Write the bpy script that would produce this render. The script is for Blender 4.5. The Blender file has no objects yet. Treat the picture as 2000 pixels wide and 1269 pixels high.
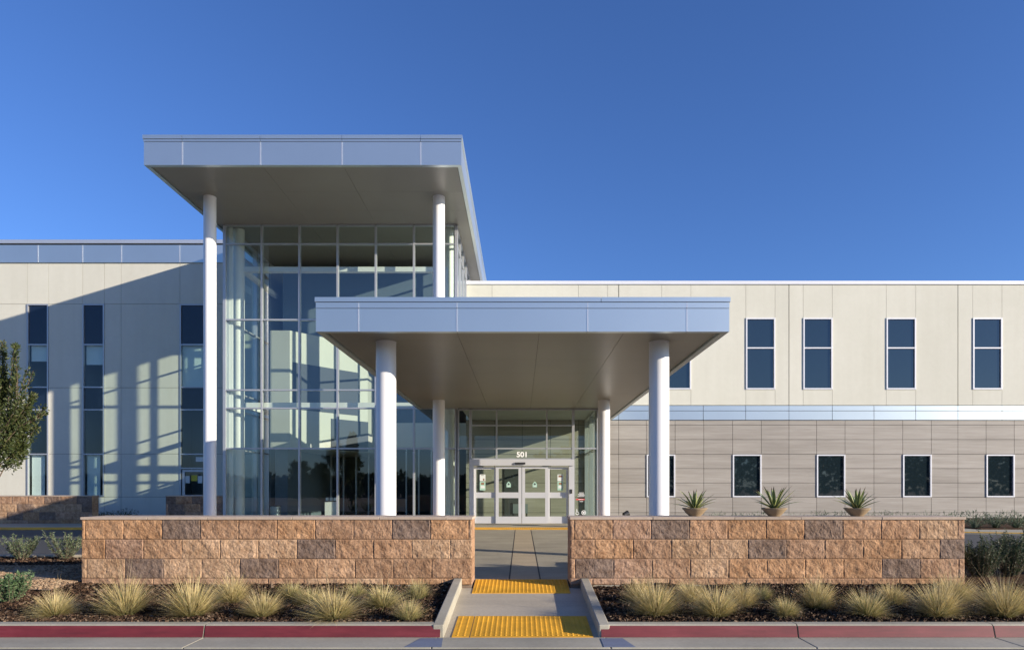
import bpy, math, random
from mathutils import Vector, noise

random.seed(7)
sc = bpy.context.scene
COL = sc.collection
R = math.radians

# ------------------------------------------------------------------ camera frame
F = 24.0 / 36.0 * 2000.0          # focal length in photo pixels
CZ = 1.365                        # eye height above the lobby floor
VX, VY = 1018.0, 952.0            # vanishing point in the photo
def X(px, Y): return (px - VX) * Y / F
def Z(py, Y): return CZ - (py - VY) * Y / F

YG = 26.0      # entrance / tower glass plane
YW = 30.4      # wing walls
YRF = 21.11    # tower roof front edge
YRC = 23.55    # tower columns
YFC = 14.13    # front canopy columns
YFF = 12.98    # canopy front edge
YS = 10.67     # front face of the stone walls

# ------------------------------------------------------------------ materials
MATS = {}
class NT:
    def __init__(s, name):
        s.m = bpy.data.materials.new(name); s.m.use_nodes = True
        s.t = s.m.node_tree; s.n = s.t.nodes
        s.b = s.n['Principled BSDF']; s.out = s.n['Material Output']
        MATS[name] = s.m
    def new(s, typ, **kw):
        n = s.n.new(typ)
        for k, v in kw.items():
            if k in n.inputs.keys(): n.inputs[k].default_value = v
            else: setattr(n, k, v)
        return n
    def link(s, a, ao, b, bi): s.t.links.new(a.outputs[ao], b.inputs[bi])
    def coord(s, scale=(1, 1, 1)):
        tc = s.new('ShaderNodeTexCoord'); mp = s.new('ShaderNodeMapping')
        mp.inputs['Scale'].default_value = scale
        s.link(tc, 'Object', mp, 'Vector'); return mp
    def noise(s, mp, scale, detail=5, rough=.55):
        n = s.new('ShaderNodeTexNoise'); n.inputs['Scale'].default_value = scale
        n.inputs['Detail'].default_value = detail; n.inputs['Roughness'].default_value = rough
        s.link(mp, 'Vector', n, 'Vector'); return n
    def ramp(s, n, o, stops):
        r = s.new('ShaderNodeValToRGB'); e = r.color_ramp.elements
        while len(e) < len(stops): e.new(.5)
        for i, (p, c) in enumerate(stops):
            e[i].position = p; e[i].color = (*c, 1) if len(c) == 3 else c
        s.link(n, o, r, 'Fac'); return r
    def mix(s, a, ao, b, bo, fac=.5, typ='MULTIPLY'):
        m = s.new('ShaderNodeMixRGB', blend_type=typ); m.inputs['Fac'].default_value = fac
        s.link(a, ao, m, 'Color1'); s.link(b, bo, m, 'Color2'); return m
    def bump(s, n, o, strength, dist=.01):
        b = s.new('ShaderNodeBump'); b.inputs['Strength'].default_value = strength
        b.inputs['Distance'].default_value = dist
        s.link(n, o, b, 'Height'); s.link(b, 'Normal', s.b, 'Normal'); return b
    def p(s, **kw):
        for k, v in kw.items():
            s.b.inputs[k.replace('_', ' ')].default_value = v
        return s

def sc3(c, k): return tuple(min(1, x * k) for x in c)

def simple(name, col, rough=.6, metal=0.0, var=.12, vscale=1.5, bump=0, bscale=60, ior=1.5, spec=None):
    t = NT(name); mp = t.coord()
    n = t.noise(mp, vscale, 6, .6)
    r = t.ramp(n, 'Fac', [(.3, sc3(col, 1 - var)), (.7, sc3(col, 1 + var))])
    t.link(r, 'Color', t.b, 'Base Color')
    t.p(Roughness=rough, Metallic=metal, IOR=ior)
    if spec is not None: t.b.inputs['Specular IOR Level'].default_value = spec
    if bump:
        n2 = t.noise(mp, bscale, 4, .6); t.bump(n2, 'Fac', bump, .004)
    return t.m

def attr_mat(name, rough=.8, amp=.25, scale=30, bump=.3, bdist=.01, metal=0, scale2=None, trans=0, spec=.5):
    """colour comes from the per-face attribute Col, broken up by noise"""
    t = NT(name); mp = t.coord()
    a = t.new('ShaderNodeAttribute'); a.attribute_name = 'Col'
    n = t.noise(mp, scale, 6, .65)
    r = t.ramp(n, 'Fac', [(.25, (1 - amp,) * 3), (.75, (1 + amp,) * 3)])
    m = t.mix(a, 'Color', r, 'Color', 1.0)
    t.link(m, 'Color', t.b, 'Base Color')
    t.p(Roughness=rough, Metallic=metal); t.b.inputs['Specular IOR Level'].default_value = spec
    if bump:
        n2 = t.noise(mp, scale2 or scale * 2, 5, .6); t.bump(n2, 'Fac', bump, bdist)
    if trans:
        tr = t.new('ShaderNodeBsdfTranslucent'); t.link(m, 'Color', tr, 'Color')
        ms = t.new('ShaderNodeMixShader'); ms.inputs[0].default_value = trans
        t.link(t.b, 'BSDF', ms, 1); t.link(tr, 'BSDF', ms, 2); t.link(ms, 'Shader', t.out, 'Surface')
    return t.m

def glass(name, tint, f0=.09, wav=.02):
    t = NT(name); t.n.remove(t.b)
    tr = t.new('ShaderNodeBsdfTransparent'); tr.inputs['Color'].default_value = (*tint, 1)
    gl = t.new('ShaderNodeBsdfGlossy'); gl.inputs['Roughness'].default_value = .0
    gl.inputs['Color'].default_value = (.93, .97, 1, 1)
    ge = t.new('ShaderNodeNewGeometry'); dt = t.new('ShaderNodeVectorMath', operation='DOT_PRODUCT')
    t.link(ge, 'Incoming', dt, 0); t.link(ge, 'Normal', dt, 1)
    def mth(op, x, y=None, xo='Value'):
        m_ = t.new('ShaderNodeMath', operation=op)
        if isinstance(x, (int, float)): m_.inputs[0].default_value = x
        else: t.t.links.new(x.outputs[xo], m_.inputs[0])
        if y is not None:
            if isinstance(y, (int, float)): m_.inputs[1].default_value = y
            else: t.t.links.new(y.outputs['Value'], m_.inputs[1])
        return m_
    c = mth('ABSOLUTE', dt); k = mth('POWER', mth('SUBTRACT', 1.0, c), 5.0)
    f = mth('ADD', mth('MULTIPLY', k, 1 - f0), f0)
    mp = t.coord((1, 1, .6)); n = t.noise(mp, .8, 2, .4)
    b = t.new('ShaderNodeBump'); b.inputs['Strength'].default_value = wav; b.inputs['Distance'].default_value = .05
    t.link(n, 'Fac', b, 'Height'); t.link(b, 'Normal', gl, 'Normal')
    ms = t.new('ShaderNodeMixShader'); t.link(f, 'Value', ms, 0)
    t.link(tr, 'BSDF', ms, 1); t.link(gl, 'BSDF', ms, 2); t.link(ms, 'Shader', t.out, 'Surface')
    return t.m

def build_mats():
    # precast concrete panels
    t = NT('cream_concrete'); mp = t.coord()
    n = t.noise(mp, .45, 6, .6); n2 = t.noise(mp, 5, 5, .6)
    a = t.new('ShaderNodeAttribute'); a.attribute_name = 'Col'
    r = t.ramp(n, 'Fac', [(.3, (.595, .588, .503)), (.7, (.635, .628, .545))])
    r2 = t.ramp(n2, 'Fac', [(.3, (.975,) * 3), (.7, (1.015,) * 3)])
    m = t.mix(r, 'Color', r2, 'Color', 1); m2 = t.mix(m, 'Color', a, 'Color', 1)
    mps = t.coord((3.0, 3.0, .16)); ns = t.noise(mps, 1.0, 4, .6)
    rs = t.ramp(ns, 'Fac', [(.3, (.965, .962, .955)), (.6, (1.0, 1.0, 1.0))])
    m3 = t.mix(m2, 'Color', rs, 'Color', 1)
    t.link(m3, 'Color', t.b, 'Base Color'); t.p(Roughness=.85)
    n3 = t.noise(mp, 40, 4); t.bump(n3, 'Fac', .15, .004)
    # stone look rainscreen panels with sideways grain
    t = NT('grey_stone_panel'); mp = t.coord((.35, .35, 7)); mp2 = t.coord((.22, .22, 2.2))
    n = t.noise(mp, 1.6, 8, .62); nw = t.noise(mp2, 1.1, 5, .6)
    a = t.new('ShaderNodeAttribute'); a.attribute_name = 'Col'
    r = t.ramp(n, 'Fac', [(.25, (.275, .252, .222)), (.5, (.325, .30, .267)), (.75, (.375, .352, .318))])
    r2 = t.ramp(nw, 'Fac', [(.35, (.88, .87, .86)), (.65, (1.08, 1.08, 1.08))])
    m = t.mix(r, 'Color', r2, 'Color', 1); m2 = t.mix(m, 'Color', a, 'Color', 1)
    t.link(m2, 'Color', t.b, 'Base Color'); t.p(Roughness=.6)
    t.bump(n, 'Fac', .1, .004)
    # aluminium composite panel
    t = NT('silver_panel'); mp = t.coord((1, 1, 1))
    n = t.noise(mp, .35, 3, .5)
    r = t.ramp(n, 'Fac', [(.3, (.60, .665, .675)), (.7, (.66, .725, .735))])
    t.link(r, 'Color', t.b, 'Base Color'); t.p(Metallic=.85, Roughness=.37)
    nb = t.noise(mp, .9, 2, .4); t.bump(nb, 'Fac', .06, .02)
    simple('silver_trim', (.60, .63, .67), .4, .6, .04, .6)
    simple('dark_gap', (.05, .05, .05), .9)
    simple('white_paint', (.80, .80, .80), .28, 0, .025, .5, spec=.5)
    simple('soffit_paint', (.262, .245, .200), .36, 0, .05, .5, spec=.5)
    simple('soffit_gap', (.10, .095, .08), .6)
    simple('aluminium', (.50, .515, .535), .38, .55, .04, 1)
    simple('door_aluminium', (.66, .66, .67), .4, .35, .03, 1)
    simple('white_frame', (.74, .75, .78), .4, .1, .03, 1)
    simple('interior_white', (.72, .72, .69), .6, 0, .03, .6)
    simple('interior_cream', (.40, .41, .37), .6, 0, .03, .6)
    simple('interior_grey', (.42, .43, .43), .7, 0, .06, .6)
    simple('interior_dark', (.05, .055, .06), .8, 0, .1, .6)
    simple('interior_blue', (.115, .15, .185), .7, 0, .06, .6)
    simple('opening_and_shade_dark', (.022, .034, .055), .6, 0, .05, .6)
    simple('interior_floor', (.10, .095, .09), .35, 0, .1, .6)
    simple('blind_fabric', (.74, .76, .74), .8, 0, .04, 1)
    glass('clear_glass', (.86, .94, .89), .12)
    glass('entrance_glass', (.80, .88, .79), .06)
    glass('window_glass', (.80, .90, .88), .07)
    t = NT('dark_glass'); mp = t.coord()
    n = t.noise(mp, .5, 3); t.p(Base_Color=(.012, .021, .026, 1), Roughness=.02, IOR=1.88)
    b = t.bump(n, 'Fac', .02, .05)
    t = NT('spandrel_glass'); t.p(Base_Color=(.008, .014, .030, 1), Roughness=.03, IOR=1.6)
    # stones
    t = NT('split_face_block'); mp = t.coord()
    a = t.new('ShaderNodeAttribute'); a.attribute_name = 'Col'
    n = t.noise(mp, 9, 7, .7); n2 = t.noise(mp, 55, 6, .7)
    r = t.ramp(n, 'Fac', [(.28, (.62, .55, .50)), (.5, (1, 1, 1)), (.74, (1.42, 1.48, 1.52))])
    r2 = t.ramp(n2, 'Fac', [(.28, (.62, .59, .56)), (.7, (1.25, 1.25, 1.25))])
    n4 = t.noise(mp, 2.6, 4, .6); r4 = t.ramp(n4, 'Fac', [(.32, (.80, .77, .74)), (.68, (1.17, 1.2, 1.24))])
    m = t.mix(a, 'Color', r, 'Color', 1); m = t.mix(m, 'Color', r4, 'Color', 1); m2 = t.mix(m, 'Color', r2, 'Color', 1)
    t.link(m2, 'Color', t.b, 'Base Color'); t.p(Roughness=.9); t.b.inputs['Specular IOR Level'].default_value = .25
    n3 = t.noise(mp, 45, 6, .7); t.bump(n3, 'Fac', .7, .012)
    simple('mortar', (.20, .145, .105), .95, 0, .2, 12, .4, 80)
    attr_mat('cap_stone', .85, .14, 8, .3, .006, scale2=60)
    # paving
    def concrete(name, col, dirt, br=.25):
        t = NT(name); mp = t.coord(); n = t.noise(mp, .7, 8, .65); n2 = t.noise(mp, 26, 5, .7)
        mps = t.coord((.25, 2.0, 1)); ns = t.noise(mps, 1.2, 5, .6)
        r = t.ramp(n, 'Fac', [(.3, sc3(col, 1 - dirt)), (.7, sc3(col, 1 + dirt * .6))])
        r2 = t.ramp(n2, 'Fac', [(.3, (.88,) * 3), (.7, (1.08,) * 3)])
        r3 = t.ramp(ns, 'Fac', [(.3, (.88,) * 3), (.65, (1.05,) * 3)])
        m = t.mix(r, 'Color', r2, 'Color', 1); m = t.mix(m, 'Color', r3, 'Color', 1)
        t.link(m, 'Color', t.b, 'Base Color'); t.p(Roughness=.8)
        n3 = t.noise(mp, 180, 3); t.bump(n3, 'Fac', br, .004)
    concrete('concrete', (.365, .34, .268), .22)
    concrete('concrete_pale', (.42, .37, .285), .14)
    concrete('concrete_grey', (.35, .31, .225), .24)
    concrete('concrete_tan', (.43, .345, .225), .12)
    concrete('asphalt', (.050, .052, .056), .2, .5)
    concrete('asphalt_road', (.12, .112, .098), .2, .5)
    concrete('blue_patch', (.14, .17, .24), .1)
    simple('joint_dark', (.06, .055, .05), .9)
    t = NT('red_paint'); mp = t.coord((1, 1, 2)); n = t.noise(mp, 3, 8, .7)
    mp2 = t.coord((.6, 1, 6)); n2 = t.noise(mp2, 2.5, 7, .7)
    r = t.ramp(n, 'Fac', [(.3, (.125, .013, .019)), (.7, (.165, .024, .030))])
    r2 = t.ramp(n2, 'Fac', [(.3, (.66, .68, .68)), (.55, (1, 1, 1)), (.78, (1.25, 1.8, 1.75))])
    m = t.mix(r, 'Color', r2, 'Color', 1); t.link(m, 'Color', t.b, 'Base Color'); t.p(Roughness=.6)
    simple('yellow_tactile', (.66, .335, .02), .6, 0, .20, 3.5)
    simple('yellow_kerb', (.60, .34, .03), .6, 0, .12, 4)
    t = NT('mulch'); mp = t.coord(); n = t.noise(mp, 30, 8, .75); n2 = t.noise(mp, 2.2, 4, .6)
    r = t.ramp(n, 'Fac', [(.3, (.018, .011, .007)), (.52, (.07, .04, .024)), (.75, (.17, .105, .066))])
    r2 = t.ramp(n2, 'Fac', [(.35, (.7, .65, .62)), (.65, (1.15, 1.1, 1.05))])
    m = t.mix(r, 'Color', r2, 'Color', 1); t.link(m, 'Color', t.b, 'Base Color'); t.p(Roughness=.95)
    t.b.inputs['Specular IOR Level'].default_value = .15; t.bump(n, 'Fac', 1, .03)
    attr_mat('mulch_chip', .9, .2, 20, 0, spec=.15)
    attr_mat('gravel', .9, .2, 20, 0, spec=.2)
    t = NT('gravel_bed'); mp = t.coord(); n = t.new('ShaderNodeTexVoronoi'); n.inputs['Scale'].default_value = 38
    t.link(mp, 'Vector', n, 'Vector')
    r = t.ramp(n, 'Color', [(.1, (.12, .08, .05)), (.5, (.23, .16, .10)), (.9, (.32, .24, .165))])
    t.link(r, 'Color', t.b, 'Base Color'); t.p(Roughness=.9); t.bump(n, 'Distance', .8, .02)
    simple('dry_soil', (.16, .12, .08), .95, 0, .3, .3, .5, 20)
    attr_mat('grass_blade', .6, .15, 8, 0, trans=.30, spec=.25)
    attr_mat('leaf', .5, .2, 8, 0, trans=.22, spec=.4)
    attr_mat('agave_leaf', .45, .12, 10, 0, trans=.1, spec=.4)
    simple('bark', (.13, .095, .065), .9, 0, .3, 10, .5, 40)
    simple('clay_bowl', (.29, .215, .13), .7, 0, .12, 8, .2, 60)
    simple('potting_soil', (.05, .035, .025), .95, 0, .3, 30, .5, 80)
    simple('black_plastic', (.02, .02, .022), .45)
    simple('paper_white', (.68, .72, .70), .7, 0, .03)
    simple('paper_green', (.36, .56, .46), .7, 0, .05)
    simple('paper_yellow', (.55, .47, .05), .7, 0, .05)
    simple('ink_dark', (.05, .06, .06), .7)
    simple('ink_brown', (.26, .14, .08), .7)
    simple('decal_red', (.62, .05, .05), .6)
    simple('decal_white', (.85, .86, .86), .6, 0, .01)
    simple('bench_grey', (.16, .19, .21), .6)
    simple('steel_bin', (.34, .37, .38), .35, .6)
build_mats()
M = MATS

# ------------------------------------------------------------------ mesh builder
class MB:
    def __init__(s): s.v = []; s.f = []; s.c = []; s.k = []; s.sm = []
    def face(s, pts, col=(1, 1, 1), k=0, sm=False):
        i = len(s.v); s.v.extend(tuple(p) for p in pts)
        s.f.append(tuple(range(i, i + len(pts)))); s.c.append(col); s.k.append(k); s.sm.append(sm)
    def idx(s, vs, fs, col=(1, 1, 1), k=0, sm=False):
        i = len(s.v); s.v.extend(tuple(p) for p in vs)
        for f in fs:
            s.f.append(tuple(i + j for j in f)); s.c.append(col); s.k.append(k); s.sm.append(sm)
    def box(s, x0, x1, y0, y1, z0, z1, col=(1, 1, 1), k=0):
        if x0 > x1: x0, x1 = x1, x0
        if z0 > z1: z0, z1 = z1, z0
        if y0 > y1: y0, y1 = y1, y0
        vs = [(x, y, z) for z in (z0, z1) for y in (y0, y1) for x in (x0, x1)]
        s.idx(vs, [(0, 2, 3, 1), (4, 5, 7, 6), (0, 1, 5, 4), (2, 6, 7, 3), (0, 4, 6, 2), (1, 3, 7, 5)], col, k)
    def prism(s, poly, axis, a, b, col=(1, 1, 1), k=0):
        """poly of 2D points extruded along axis ('x','y','z') from a to b"""
        def pt(p, t):
            return {'x': (t, p[0], p[1]), 'y': (p[0], t, p[1]), 'z': (p[0], p[1], t)}[axis]
        n = len(poly)
        vs = [pt(p, a) for p in poly] + [pt(p, b) for p in poly]
        fs = [tuple(range(n))[::-1], tuple(range(n, 2 * n))] + [(i, (i + 1) % n, n + (i + 1) % n, n + i) for i in range(n)]
        s.idx(vs, fs, col, k)
    def cyl(s, c0, c1, r0, r1=None, n=24, col=(1, 1, 1), k=0, caps=True):
        r1 = r0 if r1 is None else r1
        c0 = Vector(c0); c1 = Vector(c1); d = (c1 - c0).normalized()
        a = d.orthogonal().normalized(); b = d.cross(a)
        vs = []
        for c, r in ((c0, r0), (c1, r1)):
            for i in range(n):
                t = 2 * math.pi * i / n
                vs.append(c + a * (r * math.cos(t)) + b * (r * math.sin(t)))
        s.idx(vs, [(i, (i + 1) % n, n + (i + 1) % n, n + i) for i in range(n)], col, k, True)
        if caps:
            s.idx(vs[:n], [tuple(range(n))[::-1]], col, k); s.idx(vs[n:], [tuple(range(n))], col, k)
    def lathe(s, prof, c, n=32, col=(1, 1, 1), k=0):
        vs = []
        for (r, z) in prof:
            for i in range(n):
                t = 2 * math.pi * i / n
                vs.append((c[0] + r * math.cos(t), c[1] + r * math.sin(t), c[2] + z))
        fs = [(j * n + i, j * n + (i + 1) % n, (j + 1) * n + (i + 1) % n, (j + 1) * n + i)
              for j in range(len(prof) - 1) for i in range(n)]
        s.idx(vs, fs, col, k, True)
    def build(s, name, mats, parent=None, off=None, bevel=0):
        me = bpy.data.meshes.new(name)
        me.from_pydata(s.v, [], s.f)
        if isinstance(mats, str): mats = [mats]
        for m in mats: me.materials.append(M[m])
        if len(mats) > 1: me.polygons.foreach_set('material_index', s.k)
        me.polygons.foreach_set('use_smooth', s.sm)
        at = me.attributes.new('Col', 'FLOAT_COLOR', 'FACE')
        buf = []
        for c in s.c: buf += [c[0], c[1], c[2], 1.0]
        at.data.foreach_set('color', buf)
        me.update()
        o = bpy.data.objects.new(name, me); COL.objects.link(o)
        if parent is not None:
            o.parent = parent
            if parent.type == 'EMPTY' and off is None: o.location = -parent.location
        if off is not None: o.location = off
        if bevel:
            b = o.modifiers.new('edge', 'BEVEL'); b.width = bevel; b.segments = 2; b.limit_method = 'ANGLE'
        return o

def tag(o, label=None, cat=None, group=None, kind=None):
    if label: o['label'] = label
    if cat: o['category'] = cat
    if group: o['group'] = group
    if kind: o['kind'] = kind
    return o
def thing(name, loc, label, cat, group=None, rz=0):
    o = bpy.data.objects.new(name, None); COL.objects.link(o); o.location = loc; o.rotation_euler.z = rz
    o.empty_display_size = .2
    return tag(o, label, cat, group)
def copy_tree(o, parent=None):
    c = o.copy(); COL.objects.link(c)
    if parent is not None: c.parent = parent
    for ch in list(o.children): copy_tree(ch, c)
    return c
def jit(c, a): 
    k = 1 + random.uniform(-a, a); return (c[0] * k, c[1] * k, c[2] * k)

# ------------------------------------------------------------------ ground and paving
def bedz(Y): return -.27 + (Y - 8.25) * .0571
def bedY(py): return 2.0911 * F / ((py - VY) + .0571 * F)
def drivez(Y): return -.150 + .0128 * (Y - 11.2)
def rampz(Y): return -.424 + .088 * (Y - 8.1)

def sheet(name, poly, zf, mat, kind='structure', res=None):
    m = MB()
    if res is None: m.face([(x, y, zf(y)) for x, y in poly])
    o = m.build(name, mat); tag(o, kind=kind); return o

sheet('ground', [(-900, -900), (900, -900), (900, 900), (-900, 900)], lambda y: -.50, 'dry_soil')
sheet('road', [(-120, -14), (120, -14), (120, 7.63), (-120, 7.63)], lambda y: -.425, 'asphalt_road')
# gutter pan in front of the kerb, with saw joints
m = MB(); j = MB()
cuts = [-60, -14.0, X(398, 8.1), -1.0, 1.0, X(1560, 8.1), X(1944, 8.1), 14, 60]
for a, b in zip(cuts[:-1], cuts[1:]):
    m.box(a + .006, b - .006, 7.60, 8.125, -.60, -.412 if True else 0)
m.build('gutter', 'concrete', bevel=.008); tag(bpy.context.scene.objects['gutter'], kind='structure')
for sx, x0, x1, sk in ((-1, 806, 866, 0), (1, 1172, 1236, 0)):
    Yn, Yf = 7.55, 8.02
    xi, xo = (X(866, 8.1), X(822, 8.05)) if sx < 0 else (X(1172, 8.1), X(1216, 8.05))
    xi2, xo2 = (X(862, 7.6), X(790, 7.6)) if sx < 0 else (X(1180, 7.6), X(1242, 7.6))
    mm = MB(); zz = -.408
    mm.prism([(xi, 8.06), (xo, 8.06), (xo2 + .0, 7.62), (xi2, 7.62)], 'z', zz - .003, zz + .001)
    o = mm.build('gutter_patch', 'blue_patch'); tag(o, kind='structure')

# kerb: concrete with a red painted face, rounded nose, cast in lengths
def kerb_piece(x0, x1):
    m = MB()
    zt, zb = -.262, -.55
    prof = [(8.115, zb), (8.115, -.405), (8.150, zt - .022), (8.166, zt - .006), (8.185, zt), (8.30, zt), (8.30, zb)]
    m.prism(prof, 'x', x0, x1)
    return m
kerb = MB(); red = MB()
def kerb_run(segs):
    for a, b in segs:
        p = kerb_piece(a + .007, b - .007)
        kerb.idx(p.v, p.f)
        red.idx([(a + .009, 8.109, -.408), (b - .009, 8.109, -.408), (b - .009, 8.1465, -.279), (a + .009, 8.1465, -.279)], [(0, 1, 2, 3)])
kerb_run([(-30, -12), (-12, X(398, 8.12)), (X(398, 8.12), -.955)])
kerb_run([(.945, X(1559, 8.12)), (X(1559, 8.12), X(1943, 8.12)), (X(1943, 8.12), 12), (12, 30)])
ko = kerb.build('kerb', 'concrete'); tag(ko, kind='structure')
ro = red.build('red_paint', 'red_paint', ko)

# planting beds (mulch), slightly rolling
def bed(name, x0, x1, y0, y1, step=.12):
    m = MB(); nx = int((x1 - x0) / step); ny = int((y1 - y0) / step)
    vs = []
    for jy in range(ny + 1):
        for ix in range(nx + 1):
            x = x0 + (x1 - x0) * ix / nx; y = y0 + (y1 - y0) * jy / ny
            e = min(1, (y - y0) / .15)
            vs.append((x, y, bedz(y) - .012 + e * (.035 * noise.fractal((x * 1.1, y * 1.1, 3), 1, 2, 4) + .012 * noise.noise((x * 6, y * 6, 1)))))
    fs = [(a, a + 1, a + nx + 2, a + nx + 1) for jy in range(ny) for a in range(jy * (nx + 1), jy * (nx + 1) + nx)]
    m.idx(vs, fs, sm=True)
    o = m.build(name, 'mulch'); tag(o, kind='structure'); return o
bed('planting_bed', -24, -1.05, 8.29, 13.42)
bed('planting_bed', 1.06, 24, 8.29, 13.42)

def chips(name, n, region, size, cols, mat, zoff=.0, tilt=.9, thick=.25):
    m = MB()
    for _ in range(n):
        x, y = region()
        z = bedz(y) - .012 + min(1, (y - 8.29) / .15) * (.035 * noise.fractal((x * 1.1, y * 1.1, 3), 1, 2, 4)) + zoff
        s = random.uniform(*size); w = s * random.uniform(.3, .7); h = s * thick
        u = Vector((random.uniform(-1, 1), random.uniform(-1, 1), random.uniform(-tilt, tilt) * .6)).normalized()
        v = u.cross(Vector((random.uniform(-.4, .4), random.uniform(-.4, .4), 1))).normalized(); q = u.cross(v)
        c = Vector((x, y, z + .006))
        top = [c + u * s * .5 + v * w * .5 + q * h, c - u * s * .5 + v * w * .4 + q * h, c - u * s * .45 - v * w * .5 + q * h, c + u * s * .5 - v * w * .4 + q * h]
        bot = [c + (p - c) * 1.05 - q * h * 2 for p in top]
        m.idx(top + bot, [(0, 1, 2, 3), (0, 4, 5, 1), (1, 5, 6, 2), (2, 6, 7, 3), (3, 7, 4, 0)], random.choice(cols))
    o = m.build(name, mat); tag(o, kind='stuff')
    return o
mc = [(.035, .020, .013), (.06, .034, .021), (.085, .05, .031), (.022, .014, .010), (.11, .07, .045), (.04, .024, .015), (.03, .018, .012), (.05, .03, .02), (.16, .115, .08)]
def regL(): return random.uniform(-9.5, -1.1), 8.33 + 2.4 * random.random() ** 1.4
def regR(): return random.uniform(1.1, 9.5), 8.33 + 2.4 * random.random() ** 1.4
def regF():
    s = random.choice((-1, 1)); return s * random.uniform(6.9, 13), random.uniform(12.2, 13.3)
chips('mulch_chips', 15000, regL, (.018, .06), mc, 'mulch_chip')
chips('mulch_chips', 15000, regR, (.018, .06), mc, 'mulch_chip')
chips('mulch_chips', 3500, regF, (.02, .07), mc, 'mulch_chip')

# gravel band behind the left grasses
m = MB()
gp = [(-24, 10.0), (-9.5, 10.25), (-8.0, 10.15), (-6.95, 10.02), (-6.95, 12.2), (-24, 12.25)]
nx = 60
for i in range(nx):
    a = -24 + (24 - 6.95) * i / nx; b = -24 + (24 - 6.95) * (i + 1) / nx
    ya = 10.12 + .14 * math.sin(a * 1.3) ; yb = 10.12 + .14 * math.sin(b * 1.3)
    for q in range(4):
        y = lambda t, y0: y0 + (12.22 - y0) * t
        P = [(a, y(q / 4, ya)), (b, y(q / 4, yb)), (b, y((q + 1) / 4, yb)), (a, y((q + 1) / 4, ya))]
        m.face([(px, py, bedz(py) + .022) for px, py in P])
o = m.build('gravel_path', 'gravel_bed'); tag(o, kind='structure')
gc = [(.28, .185, .11), (.34, .24, .155), (.2, .135, .085), (.38, .29, .20), (.15, .105, .07), (.30, .21, .14)]
def regG(): return random.uniform(-11, -6.97), random.uniform(10.15, 12.2)
chips('gravel_stones', 9000, regG, (.02, .045), gc, 'gravel', .028, .3, .35)

# drive lane under and beside the canopy
ys = [13.5, 22.3]
def strip(name, x0, x1, y0, y1, dz, mat, kind='structure'):
    m = MB(); m.face([(x0, y0, drivez(y0) + dz), (x1, y0, drivez(y0) + dz), (x1, y1, drivez(y1) + dz), (x0, y1, drivez(y1) + dz)])
    o = m.build(name, mat); tag(o, kind=kind); return o
strip('driveway', -60, 60, 11.2, 22.9, -.006, 'asphalt')
# kerb between beds and driveway
m = MB()
for s in (-1, 1):
    x = 7.0
    while x < 30:
        m.box(s * (x + .006), s * (x + 2.39), 13.40, 13.55, -.3, .045); x += 2.4
    # return legs beside the stone walls
o = m.build('kerb', 'concrete_pale', bevel=.015); tag(o, kind='structure')
# concrete crossing under the canopy: two grey bays and a tan centre bay, dark saw joints
m = MB(); g = MB(); tn = MB()
Y0, Y1 = 11.27, 22.0
xl, xr = -.197, .315
cj = [11.27, 13.6, 16.2, 19.1, 22.35]
for a, b in zip(cj[:-1], cj[1:]):
    for (x0, x1, t) in ((-4.2, xl - .012, g), (xl + .012, xr - .012, tn), (xr + .012, 4.2, g)):
        t.face([(x0, a + .004, drivez(a) + .003), (x1, a + .004, drivez(a) + .003), (x1, b - .004, drivez(b) + .003), (x0, b - .004, drivez(b) + .003)])
m.face([(-4.2, Y0, drivez(Y0) - .001), (4.2, Y0, drivez(Y0) - .001), (4.2, 22.35, drivez(22.35) - .001), (-4.2, 22.35, drivez(22.35) - .001)])
o = g.build('path', 'concrete_grey'); tag(o, kind='structure')
o2 = tn.build('centre_bay', 'concrete_tan', o); m.build('saw_joint', 'joint_dark', o)

# far pavement up to the building
edge = [(-60, 22.9), (4.3, 22.9), (8.0, 22.2), (12.5, 20.9), (16, 19.9), (22, 18.9), (60, 18.4)]
m = MB(); m.prism(edge + [(60, 29.9), (-60, 29.9)], 'z', -.3, 0.0)
m.build('pavement', 'concrete'); tag(bpy.context.scene.objects['pavement'], kind='structure')
m = MB(); m.box(-60, 60, 29.9, 60, -.4, -.006)
o = m.build('foundation', 'concrete'); tag(o, kind='structure')
# beds along the wings
for x0, x1, y0 in ((4.6, 15.0, 23.4), (15.02, 40, 22.3), (-40, X(182, 27), 27.0), (X(182, 27) + .02, -11.4, 27.0)):
    m = MB(); m.box(x0, x1, y0, 30.2, -.2, .03)
    o = m.build('planting_bed', 'mulch'); tag(o, kind='structure')

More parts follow.
